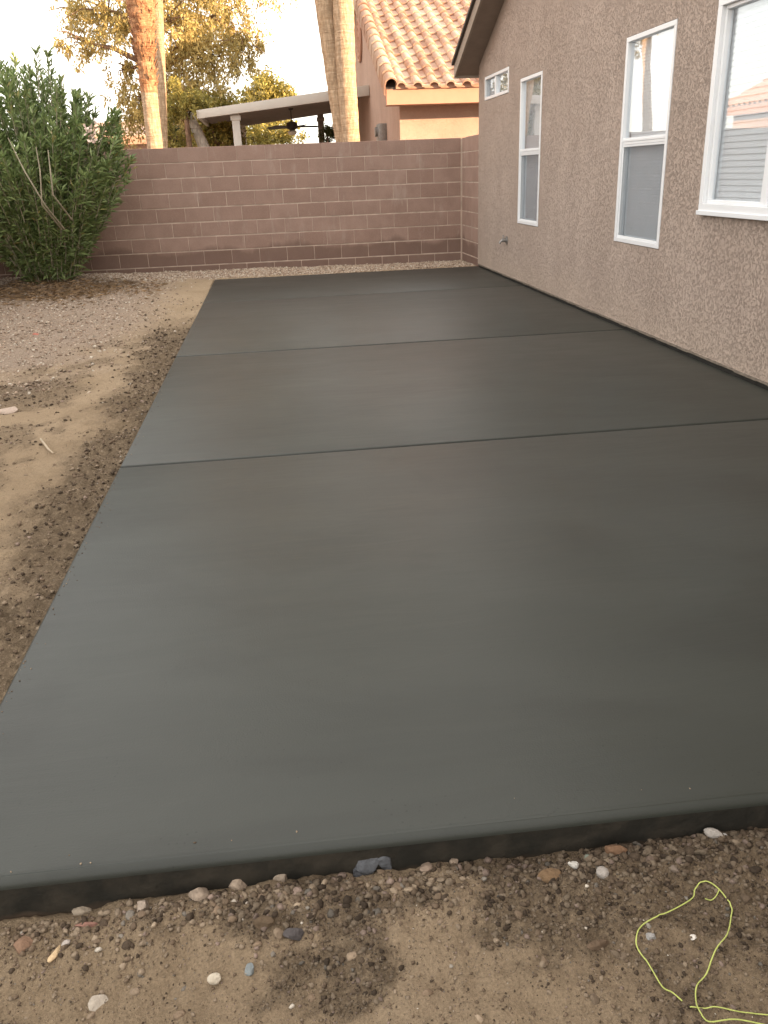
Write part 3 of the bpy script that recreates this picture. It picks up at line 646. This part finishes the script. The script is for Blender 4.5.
leaf_stuff('foliage', np.concatenate(sp), np.concatenate(sdn), np.concatenate(ll), np.concatenate(ww), np.concatenate(cc), M['leafdark'], ol, .12)
for P in ([(45, 205), (25, 172), (8, 138)], [(42, 205), (40, 170), (36, 147)], [(53, 195), (50, 168), (48, 150)]):
    pts = []
    for (x, y) in P:
        d = ray(x, y); t = (10.84) / d.y; pts.append(Vector((d.x * t, d.y * t, CAMH + d.z * t)) - Vector((0, 0, 0)))
    b = MB(ob); pts = [pts[0] + Vector((.06, .5, -.30)), pts[0] + Vector((.03, .2, -.13))] + pts; b.tube(pts, [.010, .009, .009, .008, .005], 7); b.build('stem', M['stem'], ol, 0, 60)
b = MB(ob)
for k in range(26):
    d = ray(91 + rnd.gauss(0, 4), 135 + rnd.gauss(0, 6)); t = 11.0 / d.y; c0 = Vector((d.x * t, d.y * t + rnd.uniform(-.05, .05), CAMH + d.z * t))
    e = Vector((rnd.uniform(-1, 1), rnd.uniform(-1, 1), rnd.uniform(-1, 1))).normalized(); f_ = e.orthogonal().normalized()
    b.add([c0, c0 + e * .045 + f_ * .02, c0 + e * .06, c0 + e * .045 - f_ * .02], [(0, 1, 2, 3)])
tag(b.build('faded_flower', M['flower'], ol), kind='stuff')

def tree(name, label, cat, base, trunk_pts, tr, clumps, nleaf, lsize, col, bark='bark', hang=0, aspect=.4, seed=1):
    rr = random.Random(seed); base = Vector(base); root = empty(name, base); tag(root, label, cat)
    tp = [Vector(p) for p in trunk_pts]; b = MB(base); b.tube(tp, [tr * (1 - .5 * i / max(1, len(tp) - 1)) for i in range(len(tp))], 10); b.build('trunk', M[bark], root, 0, 60)
    b = MB(base); P = []; D = []; L = []; W = []; C = []
    for (c, r_, dens) in clumps:
        c = Vector(c); st = min(tp, key=lambda q: (q - c).length + (2 if q.z > c.z else 0)); mid = (st + c) / 2 + Vector((rr.uniform(-.3, .3), rr.uniform(-.3, .3), r_ * .3))
        b.tube([st, mid, c], [tr * .38, tr * .24, tr * .08], 6)
        for k in range(7):
            e = c + Vector((rr.gauss(0, 1), rr.gauss(0, 1), rr.gauss(0, .7))) * r_ * .55; b.tube([mid.lerp(c, .6), (c + e) / 2 + Vector((0, 0, .1)), e], [tr * .1, tr * .07, tr * .03], 4)
        n = int(nleaf * dens); nsub = max(6, int(n / 38)); sub = rng.normal(size=(nsub, 3)) * np.array([.5, .5, .42]) * r_
        if hang:
            h0 = rng.integers(0, nsub, n); tt = rng.random(n); p = sub[h0] + rng.normal(size=(n, 3)) * .09 * r_ ** .5; p[:, 2] -= tt * hang * rng.uniform(.4, 1, nsub)[h0]
            d_ = unit(rng.normal(size=(n, 3)) * .8 + np.array([0, 0, -.8]))
        else:
            h0 = rng.integers(0, nsub, n); p = sub[h0] + rng.normal(size=(n, 3)) * .15 * r_; d_ = unit(rng.normal(size=(n, 3)) + np.array([0, 0, .3]))
        P.append(p + np.array(c[:])); D.append(d_); L.append(rng.uniform(.7, 1.3, n) * lsize); W.append(rng.uniform(.7, 1.3, n) * lsize * aspect)
        k = rng.random(n)[:, None]; C.append((np.array(col[0]) * (1 - k) + np.array(col[1]) * k) * rng.uniform(.8, 1.2, nsub)[h0][:, None])
    if cat == 'shrub': root['group'] = 'sunlit shrubs behind the block wall'
    b.build('branch', M[bark], root, 0, 60)
    o = leaf_stuff('crown', np.concatenate(P) - np.array(base), np.concatenate(D), np.concatenate(L), np.concatenate(W), np.concatenate(C), M['leaf'], root, .1)
    return root
def A(x, y, Yd):
    d = ray(x, y); t = Yd / d.y; return Vector((d.x * t, Yd, CAMH + d.z * t))
# big willowy tree, trunk split behind the left palm
T = 25.0; cl = []
for (x, y, r_, dn) in [(78, 12, .75, .6), (82, 42, .5, .4), (100, 8, .8, .7), (122, 22, .7, .6), (150, -10, 1.2, 1.1), (175, 20, 1.1, 1.2), (200, 5, 1.2, 1.2), (225, 20, 1.0, 1.0), (243, 42, .55, .5), (185, 52, 1.1, 1.3), (212, 58, 1.0, 1.1),
                      (165, 85, .9, 1.0), (195, 95, .9, 1.1), (140, 98, .5, .5), (122, 72, .45, .3), (137, 118, .7, .8), (180, 115, .8, .8), (110, -40, 1.3, 1.2), (190, -50, 1.8, 1.8), (235, -30, 1.3, 1.2), (160, -90, 1.8, 1.6), (215, -95, 1.5, 1.4)]:
    cl.append((A(x, y, T + rnd.uniform(-1.2, 1.4)), r_, dn))
tree('willow_tree', 'tall airy tree with drooping golden sunlit leaves behind the left palm', 'tree', A(160, 200, T).to_tuple()[:2] + (-.1,),
     [A(160, 200, T).to_tuple()[:2] + (-.1,), A(161, 150, T), A(162, 110, T), A(158, 70, T), A(150, 40, T), A(160, 0, T), A(170, -60, T)], .24, cl, 1500, .12, ((.30, .24, .09), (.60, .48, .19)), hang=.38, aspect=.38, seed=3)
b = MB(); 
def bush(name, label, cat, cx, cy, Yd, r_, n, ls, col, seed, zb=-.1, extra=(), bark='bark'):
    c = A(cx, cy, Yd); base = (c.x, Yd, zb); cl = [(c, r_, 1)] + [(A(x, y, Yd + .3), q, dn) for (x, y, q, dn) in extra]
    return tree(name, label, cat, base, [base, (c.x, Yd, c.z * .5), (c.x, Yd, c.z * .85)], .09 + r_ * .04, cl, n, ls, col, bark, seed=seed)
YG = ((.19, .18, .05), (.44, .37, .10)); GG = ((.05, .075, .028), (.12, .14, .045))
bush('shade_tree', 'small round yellow green tree rising above the patio cover', 'tree', 266, 92, 32, .62, 2600, .15, YG, 5, extra=((255, 100, .5, .5), (280, 102, .5, .5), (262, 84, .3, .3), (270, 118, .8, .8)))
bush('shrub', 'sunlit yellow green shrub above the wall beyond the white post', 'shrub', 262, 140, 29.5, .7, 2200, .12, YG, 6, extra=((285, 140, .5, .6), (245, 134, .5, .5)))
bush('shrub', 'sunlit golden shrub between the leaning pale trunk and the white post', 'shrub', 216, 128, 24, .6, 2200, .11, YG, 7, extra=((208, 112, .5, .6), (222, 108, .5, .5), (214, 140, .5, .8), (225, 140, .4, .5)))
bush('shrub', 'golden shrub just right of the left palm foot above the wall', 'shrub', 184, 98, 21.0, .34, 1500, .09, YG, 8, extra=((172, 138, .4, .6), (196, 104, .25, .4), (176, 112, .3, .5)))
bush('shrub', 'low dark green shrub under the patio cover beside the palm pair', 'shrub', 328, 134, 22.5, .22, 1400, .06, GG, 9)
# leaning pale trunk
b0 = A(208, 150, 21.5); pt = empty('leaning_trunk', (b0.x + .35, 21.5, -.1)); tag(pt, 'leaning pale bare tree trunk left of the patio cover', 'tree')
b = MB((b0.x + .35, 21.5, -.1)); b.tube([(b0.x + .2, 21.5, -.1), A(206, 152, 21.5), A(198, 133, 21.5), A(188, 113, 21.6), A(184, 104, 21.9), A(181, 96, 22.3)], [.16, .14, .12, .10, .08, .04], 12); b.build('trunk', M['pale'], pt, 0, 60)
# spiky dark green yucca
yc = A(178, 152, 21.9); yo = empty('yucca', (yc.x, 21.9, -.1)); tag(yo, 'spiky dark green yucca at the foot of the leaning pale trunk', 'plant')
b = MB((yc.x, 21.9, -.1)); b.tube([(yc.x, 21.9, -.1), (yc.x, 21.9, 1.75)], [.12, .10], 9); b.build('trunk', M['bark'], yo, 0, 60)
n = 420; tt = rng.random(n); pos = np.stack([np.full(n, 0.), np.full(n, 0.), 1.55 + tt * .95], 1) + np.array([-.22, 0, 0]) * (tt[:, None]); dd = unit(rng.normal(size=(n, 3)) * np.array([1, 1, .4]) + np.array([-.25, 0, .75]))
leaf_stuff('foliage', pos, dd, rng.uniform(.3, .5, n), rng.uniform(.03, .045, n), np.array([[.06, .09, .045]]) * rng.uniform(.7, 1.5, (n, 1)), M['leaf'], yo, .08)

# ------------------------------------------------------------------ palms
def frond_mesh():
    b = MB(); n = 22; b.tube([(0, 0, 0), (.5, 0, .12), (1.0, 0, .1)], [.025, .02, .015], 5)
    for k in range(n):
        a = R(-115 + 230 * k / (n - 1)); u = Vector((math.cos(a), math.sin(a), 0)); s_ = Vector((-u.y, u.x, 0)) * .035; c0 = Vector((1.0, 0, .1)); L = .95 - .25 * abs(a) / 2
        m1 = c0 + u * L * .6 + Vector((0, 0, .02)); e = c0 + u * L + Vector((0, 0, -.28))
        b.add([c0, m1 - s_, e, m1 + s_], [(0, 1, 2, 3)])
    return b.mesh('frond')
FM = frond_mesh(); FM.materials.append(simple('palm_leaf', (.11, .14, .05), .5, .2, 5))
def palm(label, pts, rad, rough_from=None, seed=1, top_off=(0, 0, 0)):
    r_ = random.Random(seed); base = Vector(pts[0]); root = empty('palm_tree', base); tag(root, label, 'palm tree', 'palm trees behind the block wall')
    # resample
    P = []; Q = []
    for i in range(len(pts) - 1):
        for k in range(14): t = k / 14; P.append(Vector(pts[i]).lerp(Vector(pts[i + 1]), t)); Q.append(rad[i] * (1 - t) + rad[i + 1] * t)
    P.append(Vector(pts[-1])); Q.append(rad[-1]); Q = [q * (1 + r_.uniform(-.03, .03)) for q in Q]
    lo = [(p, q) for p, q in zip(P, Q) if rough_from is None or p.z <= rough_from + .2]
    b = MB(base); b.tube([p for p, q in lo], [q for p, q in lo], 16); b.build('trunk', M['palm'], root, 0, 80)
    if rough_from is not None:
        hi = [(p, q) for p, q in zip(P, Q) if p.z >= rough_from]
        b = MB(base); b.tube([p for p, q in hi], [q * (1 + r_.uniform(-.05, .05)) for p, q in hi], 16); b.build('old_bark', M['palm2'], root, 0, 60)
        b = MB(base)
        for k in range(520):     # stubs of old fronds
            j = r_.randrange(len(hi) - 1); p, q = hi[j]; p = p.lerp(hi[j + 1][0], r_.random()); a = r_.uniform(0, 2 * math.pi); u = Vector((math.cos(a), math.sin(a), 0)); s_ = Vector((-u.y, u.x, 0)); w_ = r_.uniform(.03, .06)
            c0 = p + u * q * .9; e = p + u * (q + r_.uniform(.02, .06)) + Vector((0, 0, r_.uniform(.08, .16))) + s_ * r_.choice((-1, 1)) * .05
            b.add([c0 - s_ * w_, c0 + s_ * w_, e + s_ * w_ * .3, e - s_ * w_ * .3, c0 + u * .01 - Vector((0, 0, .04))], [(0, 1, 2, 3), (0, 4, 1)])
        tag(b.build('frond_stub', M['palm2'], root), kind='stuff')
    top = Vector(pts[-1])
    for k in range(30):
        o = link('frond', FM, None, root, top - base); o.rotation_euler = (r_.uniform(-.2, .2), r_.uniform(-1.0, .9), k * 2.4); o.scale = (1.1,) * 3
    return root
L0, L1, L2, L3 = A(155, 147, 15.3), A(146, 62, 15.3), A(145, 50, 15.3), A(141, 0, 15.3)
lean = (L3 - L0) / (L3.z - L0.z)
def ext(p, l, z): q = Vector(p) + Vector(l) * (z - p.z); return q
palm('leaning palm trunk on the left, smooth below and shaggy orange above', [ext(L0, lean, -.1), L0, L1, L2, L3, ext(L3, lean, 8.6)], [.15, .125, .135, .15, .225, .21], rough_from=A(146, 98, 15.3).z, seed=2)
a0, a1, a2 = A(344, 141, 15.45), A(334, 70, 15.45), A(325, 0, 15.45)
palm('thinner curved palm trunk leaning left behind its straight twin', [Vector((1.42, 15.45, -.1)), a0, a1, a2, a2 + Vector((-.55, 0, 3.8))], [.17, .145, .155, .17, .15], seed=4)
b0_, b1_, b2_ = A(351, 141, 15.2), A(346, 70, 15.2), A(343, 0, 15.2)
palm('straight right hand palm trunk of the pair in front of the house gable', [Vector((1.46, 15.2, -.1)), b0_, b1_, b2_, b2_ + Vector((.05, 0, 4.6))], [.18, .15, .155, .165, .15], seed=5)
q0 = A(163, 147, 17.5); palm('slender palm trunk half hidden right behind the left palm', [Vector((q0.x, 17.5, -.1)), q0, A(161, 80, 17.5), A(157, 0, 17.5), A(153, -120, 17.5)], [.11, .09, .09, .10, .10], seed=6)

# ------------------------------------------------------------------ stones, clods, gravel
def rock_template(sub, seed, flat=.75, j=.22):
    r_ = random.Random(seed); bm = bmesh.new(); bmesh.ops.create_icosphere(bm, subdivisions=sub, radius=1)
    cuts = [(Vector((r_.gauss(0, 1), r_.gauss(0, 1), r_.gauss(0, 1))).normalized(), r_.uniform(.42, .85)) for _ in range(8)]
    sc = Vector((r_.uniform(.8, 1.25), r_.uniform(.7, 1.1), flat * r_.uniform(.8, 1.1)))
    for v in bm.verts:
        for n_, d in cuts:
            e = v.co.dot(n_) - d
            if e > 0: v.co -= n_ * e * .9
        v.co = Vector((v.co.x * sc.x, v.co.y * sc.y, v.co.z * sc.z)) * (1 + r_.uniform(-j, j) * .5)
    V = np.array([v.co[:] for v in bm.verts]); F = np.array([[v.index for v in f.verts] for f in bm.faces]); bm.free(); return V, F
T1 = [rock_template(1, i) for i in range(8)]; T2 = [rock_template(2, 30 + i, .8, .1) for i in range(4)]
def scatter(name, label, xy, size, cols, sink=.12, temps=T1, zoff=0, level=None):
    n = len(xy); Vs = []; Fs = []; Cs = []; off = 0; hz = height(xy[:, 0], xy[:, 1]) if level is None else np.full(n, level); which = rng.integers(0, len(temps), n)
    for k, (tv_, tf_) in enumerate(temps):
        ix = np.where(which == k)[0]
        if not len(ix): continue
        a = rng.uniform(0, 6.28, len(ix)); tl = rng.normal(0, .35, len(ix)); s_ = size[ix]
        x = tv_[None, :, 0] * np.cos(a)[:, None] - tv_[None, :, 1] * np.sin(a)[:, None]; y = tv_[None, :, 0] * np.sin(a)[:, None] + tv_[None, :, 1] * np.cos(a)[:, None]; z = np.repeat(tv_[None, :, 2], len(ix), 0)
        y2 = y * np.cos(tl)[:, None] - z * np.sin(tl)[:, None]; z2 = y * np.sin(tl)[:, None] + z * np.cos(tl)[:, None]
        P = np.stack([x * s_[:, None] + xy[ix, 0][:, None], y2 * s_[:, None] + xy[ix, 1][:, None], z2 * s_[:, None] + (hz[ix] + s_ * sink + zoff)[:, None]], 2)
        Vs.append(P.reshape(-1, 3)); Fs.append((np.arange(len(ix))[:, None, None] * len(tv_) + tf_[None] + off).reshape(-1, 3)); off += len(ix) * len(tv_); Cs.append(np.repeat(cols[ix], len(tv_), 0))
    me = np_mesh(name, np.concatenate(Vs), np.concatenate(Fs), np.concatenate(Cs)); o = link(name, me, M['rock']); tag(o, label, name.replace('_', ' '), kind='stuff'); return o
def pick(n, pal, wts, j=.15):
    pal = np.array(pal); i = rng.choice(len(pal), n, p=np.array(wts) / sum(wts)); return pal[i] * rng.uniform(1 - j, 1 + j, (n, 1))
BRN, TAN, DRK, WHT, PNK, GRY = (.22, .16, .11), (.34, .265, .19), (.10, .072, .05), (.50, .45, .38), (.36, .27, .22), (.25, .22, .185)
# front crumbs
n = 60000; xy = np.stack([rng.uniform(-.85, 1.25, n), rng.uniform(.80, 1.345, n)], 1); g, dk, lt = soil(xy[:, 0], xy[:, 1]); near = sst(1.12, 1.3, xy[:, 1])
keep = rng.random(n) < .07 + .75 * np.clip(dk, 0, 1) ** 1.2 + .45 * near; keep &= xy[:, 1] < Y0 - .012; xy = xy[keep]; dk = dk[keep]; near = near[keep]; n = len(xy)
size = .0011 + .0085 * rng.random(n) ** 9 * (.45 + .6 * near + .25 * dk) + .0012 * rng.random(n)
cols = pick(n, [BRN, TAN, DRK, WHT, PNK, GRY], [.38, .38, .14, .007, .05, .02]); dkk = .86 * (1 - .45 * np.clip(dk, 0, 1))[:, None]; cols = np.where(cols.max(1, keepdims=True) > .5, cols, cols * dkk)
scatter('soil_crumbs', 'loose crumbs of dug soil and grit in front of the slab', xy, size, cols)
# clods by the front edge
n = 170; xy = np.stack([rng.uniform(-.85, 1.2, n), 1.31 - np.abs(rng.normal(0, .045, n))], 1); size = rng.uniform(.004, .011, n) * (1 + .4 * sst(.2, .6, xy[:, 0]))
cols = pick(n, [BRN, TAN, DRK, PNK, GRY], [.42, .25, .25, .06, .02]) * .85 * (1 - .55 * sst(.15, .35, xy[:, 0]))[:, None]; scatter('soil_clods', 'brown clods heaped against the front edge of the slab', xy, size, cols, temps=T2)
# bigger dusty clods broken from the trench, half buried
n = 70; xy = np.stack([rng.uniform(-.8, 1.1, n), rng.uniform(.9, 1.3, n)], 1); size = rng.uniform(.007, .015, n)
cols = pick(n, [BRN, TAN, (.27, .205, .145)], [.4, .25, .35]) * (1 - .4 * sst(.2, .5, xy[:, 0]))[:, None]; scatter('half_buried_clods', 'dusty half buried clods scattered over the soil in front of the slab', xy, size, cols, sink=-.15, temps=[rock_template(2, 60 + i, .8, .3) for i in range(4)])
# grit kicked onto the slab margins
n = 420; e = np.abs(rng.normal(0, .02, n)); k = rng.random(n) < .97; xy = np.where(k[:, None], np.stack([XL + .012 + e, rng.uniform(1.4, 11.8, n)], 1), np.stack([rng.uniform(XL, 1.3, n), Y0 + .03 + e], 1))
scatter('grit', 'grit and soil crumbs kicked onto the edges of the wet slab', xy, rng.uniform(.0012, .0038, n), pick(n, [BRN, TAN, DRK], [.4, .3, .3]), level=0.0)
# dark clods down the left side of the slab
n = 80000; xy = np.stack([rng.uniform(-2.6, XL - .012, n), rng.uniform(1.4, 10.5, n)], 1); g, dk, lt = soil(xy[:, 0], xy[:, 1]); keep = rng.random(n) < .03 + .85 * dk ** 2; xy = xy[keep]; dk = dk[keep]; n = len(xy)
size = (.0026 + .011 * rng.random(n) ** 7) * (.8 + .07 * xy[:, 1]); cols = pick(n, [BRN, TAN, DRK, WHT, PNK], [.42, .22, .34, .005, .03]) * .85; scatter('turned_soil', 'dark turned soil and clods along the left side of the slab', xy, size, cols)
# gravel
n = 62000; xy = np.stack([rng.uniform(-4.15, 2.84, n), rng.uniform(4.8, 13.02, n)], 1); k = rng.random(n) < .42; xy[k, 1] = rng.uniform(11.93, 13.02, k.sum())
g, dk, lt = soil(xy[:, 0], xy[:, 1]); inside = (xy[:, 0] > XL - .01) & (xy[:, 1] < 11.935); keep = (rng.random(n) < g * .95 + .02) & ~inside; xy = xy[keep]; lt = lt[keep]; n = len(xy)
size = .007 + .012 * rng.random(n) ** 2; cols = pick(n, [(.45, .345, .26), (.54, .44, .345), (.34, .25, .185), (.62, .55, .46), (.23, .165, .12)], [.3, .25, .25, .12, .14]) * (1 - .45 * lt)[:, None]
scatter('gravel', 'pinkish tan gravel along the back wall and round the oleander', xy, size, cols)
# litter under the oleander
n = 1500; p = np.stack([rng.normal(-2.75, .6, n), rng.normal(11.35, .42, n)], 1); p[:, 0] = np.clip(p[:, 0], -4.1, -1.5); p[:, 1] = np.minimum(p[:, 1], 12.9); z = height(p[:, 0], p[:, 1]) + .018
d_ = unit(rng.normal(size=(n, 3)) * np.array([1, 1, .12])); o = leaf_stuff('leaf_litter', np.concatenate([p, z[:, None]], 1), d_, rng.uniform(.06, .12, n), rng.uniform(.012, .02, n), np.array([[.30, .20, .11]]) * rng.uniform(.5, 1.3, (n, 1)), M['leaf'], None, 0)
tag(o, 'dry brown fallen leaves on the gravel under the oleander', 'leaves')

def rock(px, py, rx, ry, col, label, flat=.7, seed=0, name='rock', cat='rock', rot=0, mat=None, sub=3, z=None):
    """one stone of its own; rx, ry half sizes in metres"""
    P = gz(px, py); P.z = float(height(P.x, P.y)); V_, F_ = rock_template(sub, 100 + seed, 1, .05); me = np_mesh(name, V_ * np.array([rx, ry, rx * flat]), F_, np.tile(np.array(col, float), (len(V_), 1)))
    smooth(me, 28); o = link(name, me, mat or M['rock'], None, (P.x, P.y, P.z + rx * flat * (.28 if z is None else z))); o.rotation_euler = (rnd.uniform(-.2, .2), rnd.uniform(-.2, .2), rot); tag(o, label, cat, 'loose stones, pebbles and clods lying on the soil'); return o
rock(200, 902, .026, .023, (.33, .26, .20), 'largest rounded tan rock at the slab foot, right of centre in the left half', .8, 1)
rock(238, 889, .022, .017, (.38, .30, .23), 'pale angular rock just left of the reddish clod by the slab', .8, 2, rot=.3)
rock(265, 882, .024, .016, (.27, .17, .12), 'reddish brown clod against the slab, left of the dark concrete lump', .7, 3, name='clod', cat='clod')
rock(282, 884, .016, .012, (.33, .27, .21), 'small tan stone touching the right side of the reddish clod', .8, 4)
rock(212, 888, .013, .012, (.24, .2, .17), 'small grey brown stone between the rounded tan rock and the angular rock', .8, 5)
rock(96, 996, .019, .018, (.44, .385, .32), 'whitish rounded stone alone near the bottom left', .85, 6)
rock(23, 948, .024, .024, (.24, .15, .10), 'round reddish brown clod near the left edge', .6, 7, name='clod', cat='clod')
rock(56, 953, .008, .022, (.62, .46, .28), 'thin upright yellowish stone flake beside a grey pebble', .8, 8, rot=-.35)
rock(67, 947, .010, .010, (.45, .40, .36), 'small grey pebble just right of the yellowish flake', .8, 9, 'pebble', 'pebble')
rock(143, 911, .016, .016, (.38, .31, .25), 'tan blocky stone near the slab foot, left of the rounded tan rock', .9, 10, rot=.5)
rock(86, 927, .020, .008, (.33, .18, .14), 'flat pinkish red chip lying on the tan soil at left', .4, 11)
rock(80, 908, .020, .012, (.36, .30, .23), 'flat tan stone at the slab foot near the left side', .7, 12)
rock(215, 976, .013, .012, (.52, .46, .37), 'cream pebble left of the bluish pebble', .85, 13, 'pebble', 'pebble')
rock(249, 968, .010, .012, (.22, .245, .25), 'bluish grey pebble in the middle of the loose soil', .85, 14, 'pebble', 'pebble')
rock(294, 938, .018, .014, (.09, .08, .08), 'dark shiny stone with a white fleck right of the brown clod', .7, 15)
rock(265, 932, .022, .015, (.12, .085, .055), 'dark brown clod left of the dark shiny stone', .6, 16, 'clod', 'clod')
rock(617, 858, .030, .019, (.17, .10, .06), 'large rusty brown clod against the slab on the right', .7, 17, name='clod', cat='clod', rot=-.2)
rock(549, 884, .027, .019, (.20, .13, .075), 'large ochre brown clod below the white pebble', .7, 18, name='clod', cat='clod', rot=.4)
rock(572, 873, .0115, .011, (.60, .58, .53), 'smooth white pebble between the two large brown clods', .8, 19, 'pebble', 'pebble')
rock(602, 880, .014, .013, (.33, .30, .27), 'pale grey pebble just right of the white pebble', .8, 20, 'pebble', 'pebble')
rock(587, 866, .013, .011, (.17, .19, .155), 'greenish grey pebble above the white pebble', .8, 21, 'pebble', 'pebble')
rock(712, 841, .022, .010, (.36, .33, .30), 'long light grey stone by the slab near the right edge', .6, 22, rot=-.5)
rock(723, 839, .011, .010, (.52, .50, .47), 'small pale stone touching the long light grey stone', .8, 23)
rock(651, 939, .013, .011, (.33, .32, .31), 'grey pebble just inside the left side of the string loop', .7, 24, 'pebble', 'pebble')
rock(693, 938, .008, .008, (.66, .62, .56), 'white pebble in the middle of the string loop', .8, 25, 'pebble', 'pebble')
rock(598, 948, .024, .010, (.13, .09, .06), 'long dark brown clod left of the string loop', .6, 26, name='clod', cat='clod', rot=.2)
rock(674, 876, .011, .012, (.19, .15, .12), 'small brown stone above the left part of the string loop', .8, 27)
rock(480, 872, .008, .020, (.30, .24, .19), 'upright grey brown flake of soil leaning at the slab foot', .9, 28, 'clod', 'clod', rot=.3)
rock(455, 866, .013, .016, (.30, .235, .18), 'tan clod left of the upright flake at the slab foot', .8, 29, 'clod', 'clod')
rock(425, 872, .014, .015, (.29, .22, .17), 'tan clod midway between the dark concrete lump and the upright flake', .8, 30, 'clod', 'clod')
rock(648, 866, .014, .012, (.15, .11, .085), 'dark brown stone right of the rusty brown clod', .8, 31)
rock(6, 412, .11, .055, (.50, .40, .33), 'flat pale pink stone slab at the left edge of the yard', .25, 32, rot=.2)
rock(36, 337, .035, .03, (.50, .20, .15), 'bright reddish pebble in the gravel in front of the oleander', .6, 33, 'pebble', 'pebble')
# dark lump of set concrete leaning on the slab
P = gz(372, 872); root = MB((P.x, P.y, P.z)); V_, F_ = rock_template(3, 777, 1, .1); V2, _ = rock_template(3, 778, 1, .1)
for vv, dx, dz_, sc in ((V_, -.006, .018, (.036, .018, .034)), (V2, .03, .022, (.026, .016, .028)), (V2[::-1] * -1, -.03, .006, (.02, .016, .02))):
    root.add([(P.x + dx + v[0] * sc[0], P.y + v[1] * sc[1], P.z + dz_ + v[2] * sc[2]) for v in vv], [tuple(f) for f in F_])
tag(root.build('concrete_lump', M['lump'], None, 0, 30), 'dark bluish grey lump of spilled concrete at the foot of the slab', 'concrete lump')

# string
def string_pts(L, lift=.004):
    out = []
    for (x, y) in L: p = gz(x, y, -.088); p.z = float(height(p.x, p.y)) + lift; out.append(p)
    # Catmull-Rom
    Q = []
    for i in range(len(out) - 1):
        p0, p1, p2, p3 = out[max(i - 1, 0)], out[i], out[i + 1], out[min(i + 2, len(out) - 1)]
        for k in range(5):
            t = k / 5; q = .5 * ((2 * p1) + (p2 - p0) * t + (2 * p0 - 5 * p1 + 4 * p2 - p3) * t * t + (3 * p1 - p0 - 3 * p2 + p3) * t ** 3)
            q.z = max(q.z, float(height(q.x, q.y)) + .0035); Q.append(q)
    return Q + [out[-1]]
s0 = gz(700, 960); b = MB(s0)
b.tube(string_pts([(682, 1002), (672, 994), (662, 988), (649, 967), (638, 949), (636, 941), (640, 931), (652, 923), (672, 912), (692, 900), (695, 890), (705, 885), (719, 892), (731, 907), (731, 917), (727, 936), (716, 950), (707, 971), (697, 985), (696, 1000), (700, 1012), (709, 1021), (735, 1020), (768, 1023), (800, 1030)], .005), .0013, 6)
b.tube(string_pts([(719, 892), (716, 897), (711, 900), (705, 899)], .006), .0011, 6)
b.tube(string_pts([(690, 1006), (705, 1007), (716, 1007), (740, 1010), (768, 1011), (800, 1012)], .005), .0011, 6)
tag(b.build('string', M['string'], None, 0, 60), 'yellow green mason string lying in a loop on the soil', 'string')
# twig on the dirt at the left
p0, p1, p2 = gz(42, 445), gz(49, 452), gz(54, 457); tw = MB(p0)
tw.tube([p + Vector((0, 0, .02 + float(height(p.x, p.y)) + .09)) for p in (p0, p1, p2)], [.006, .006, .003], 6); tag(tw.build('twig', M['twig']), 'short pale dry twig on the bare dirt left of the slab', 'twig')
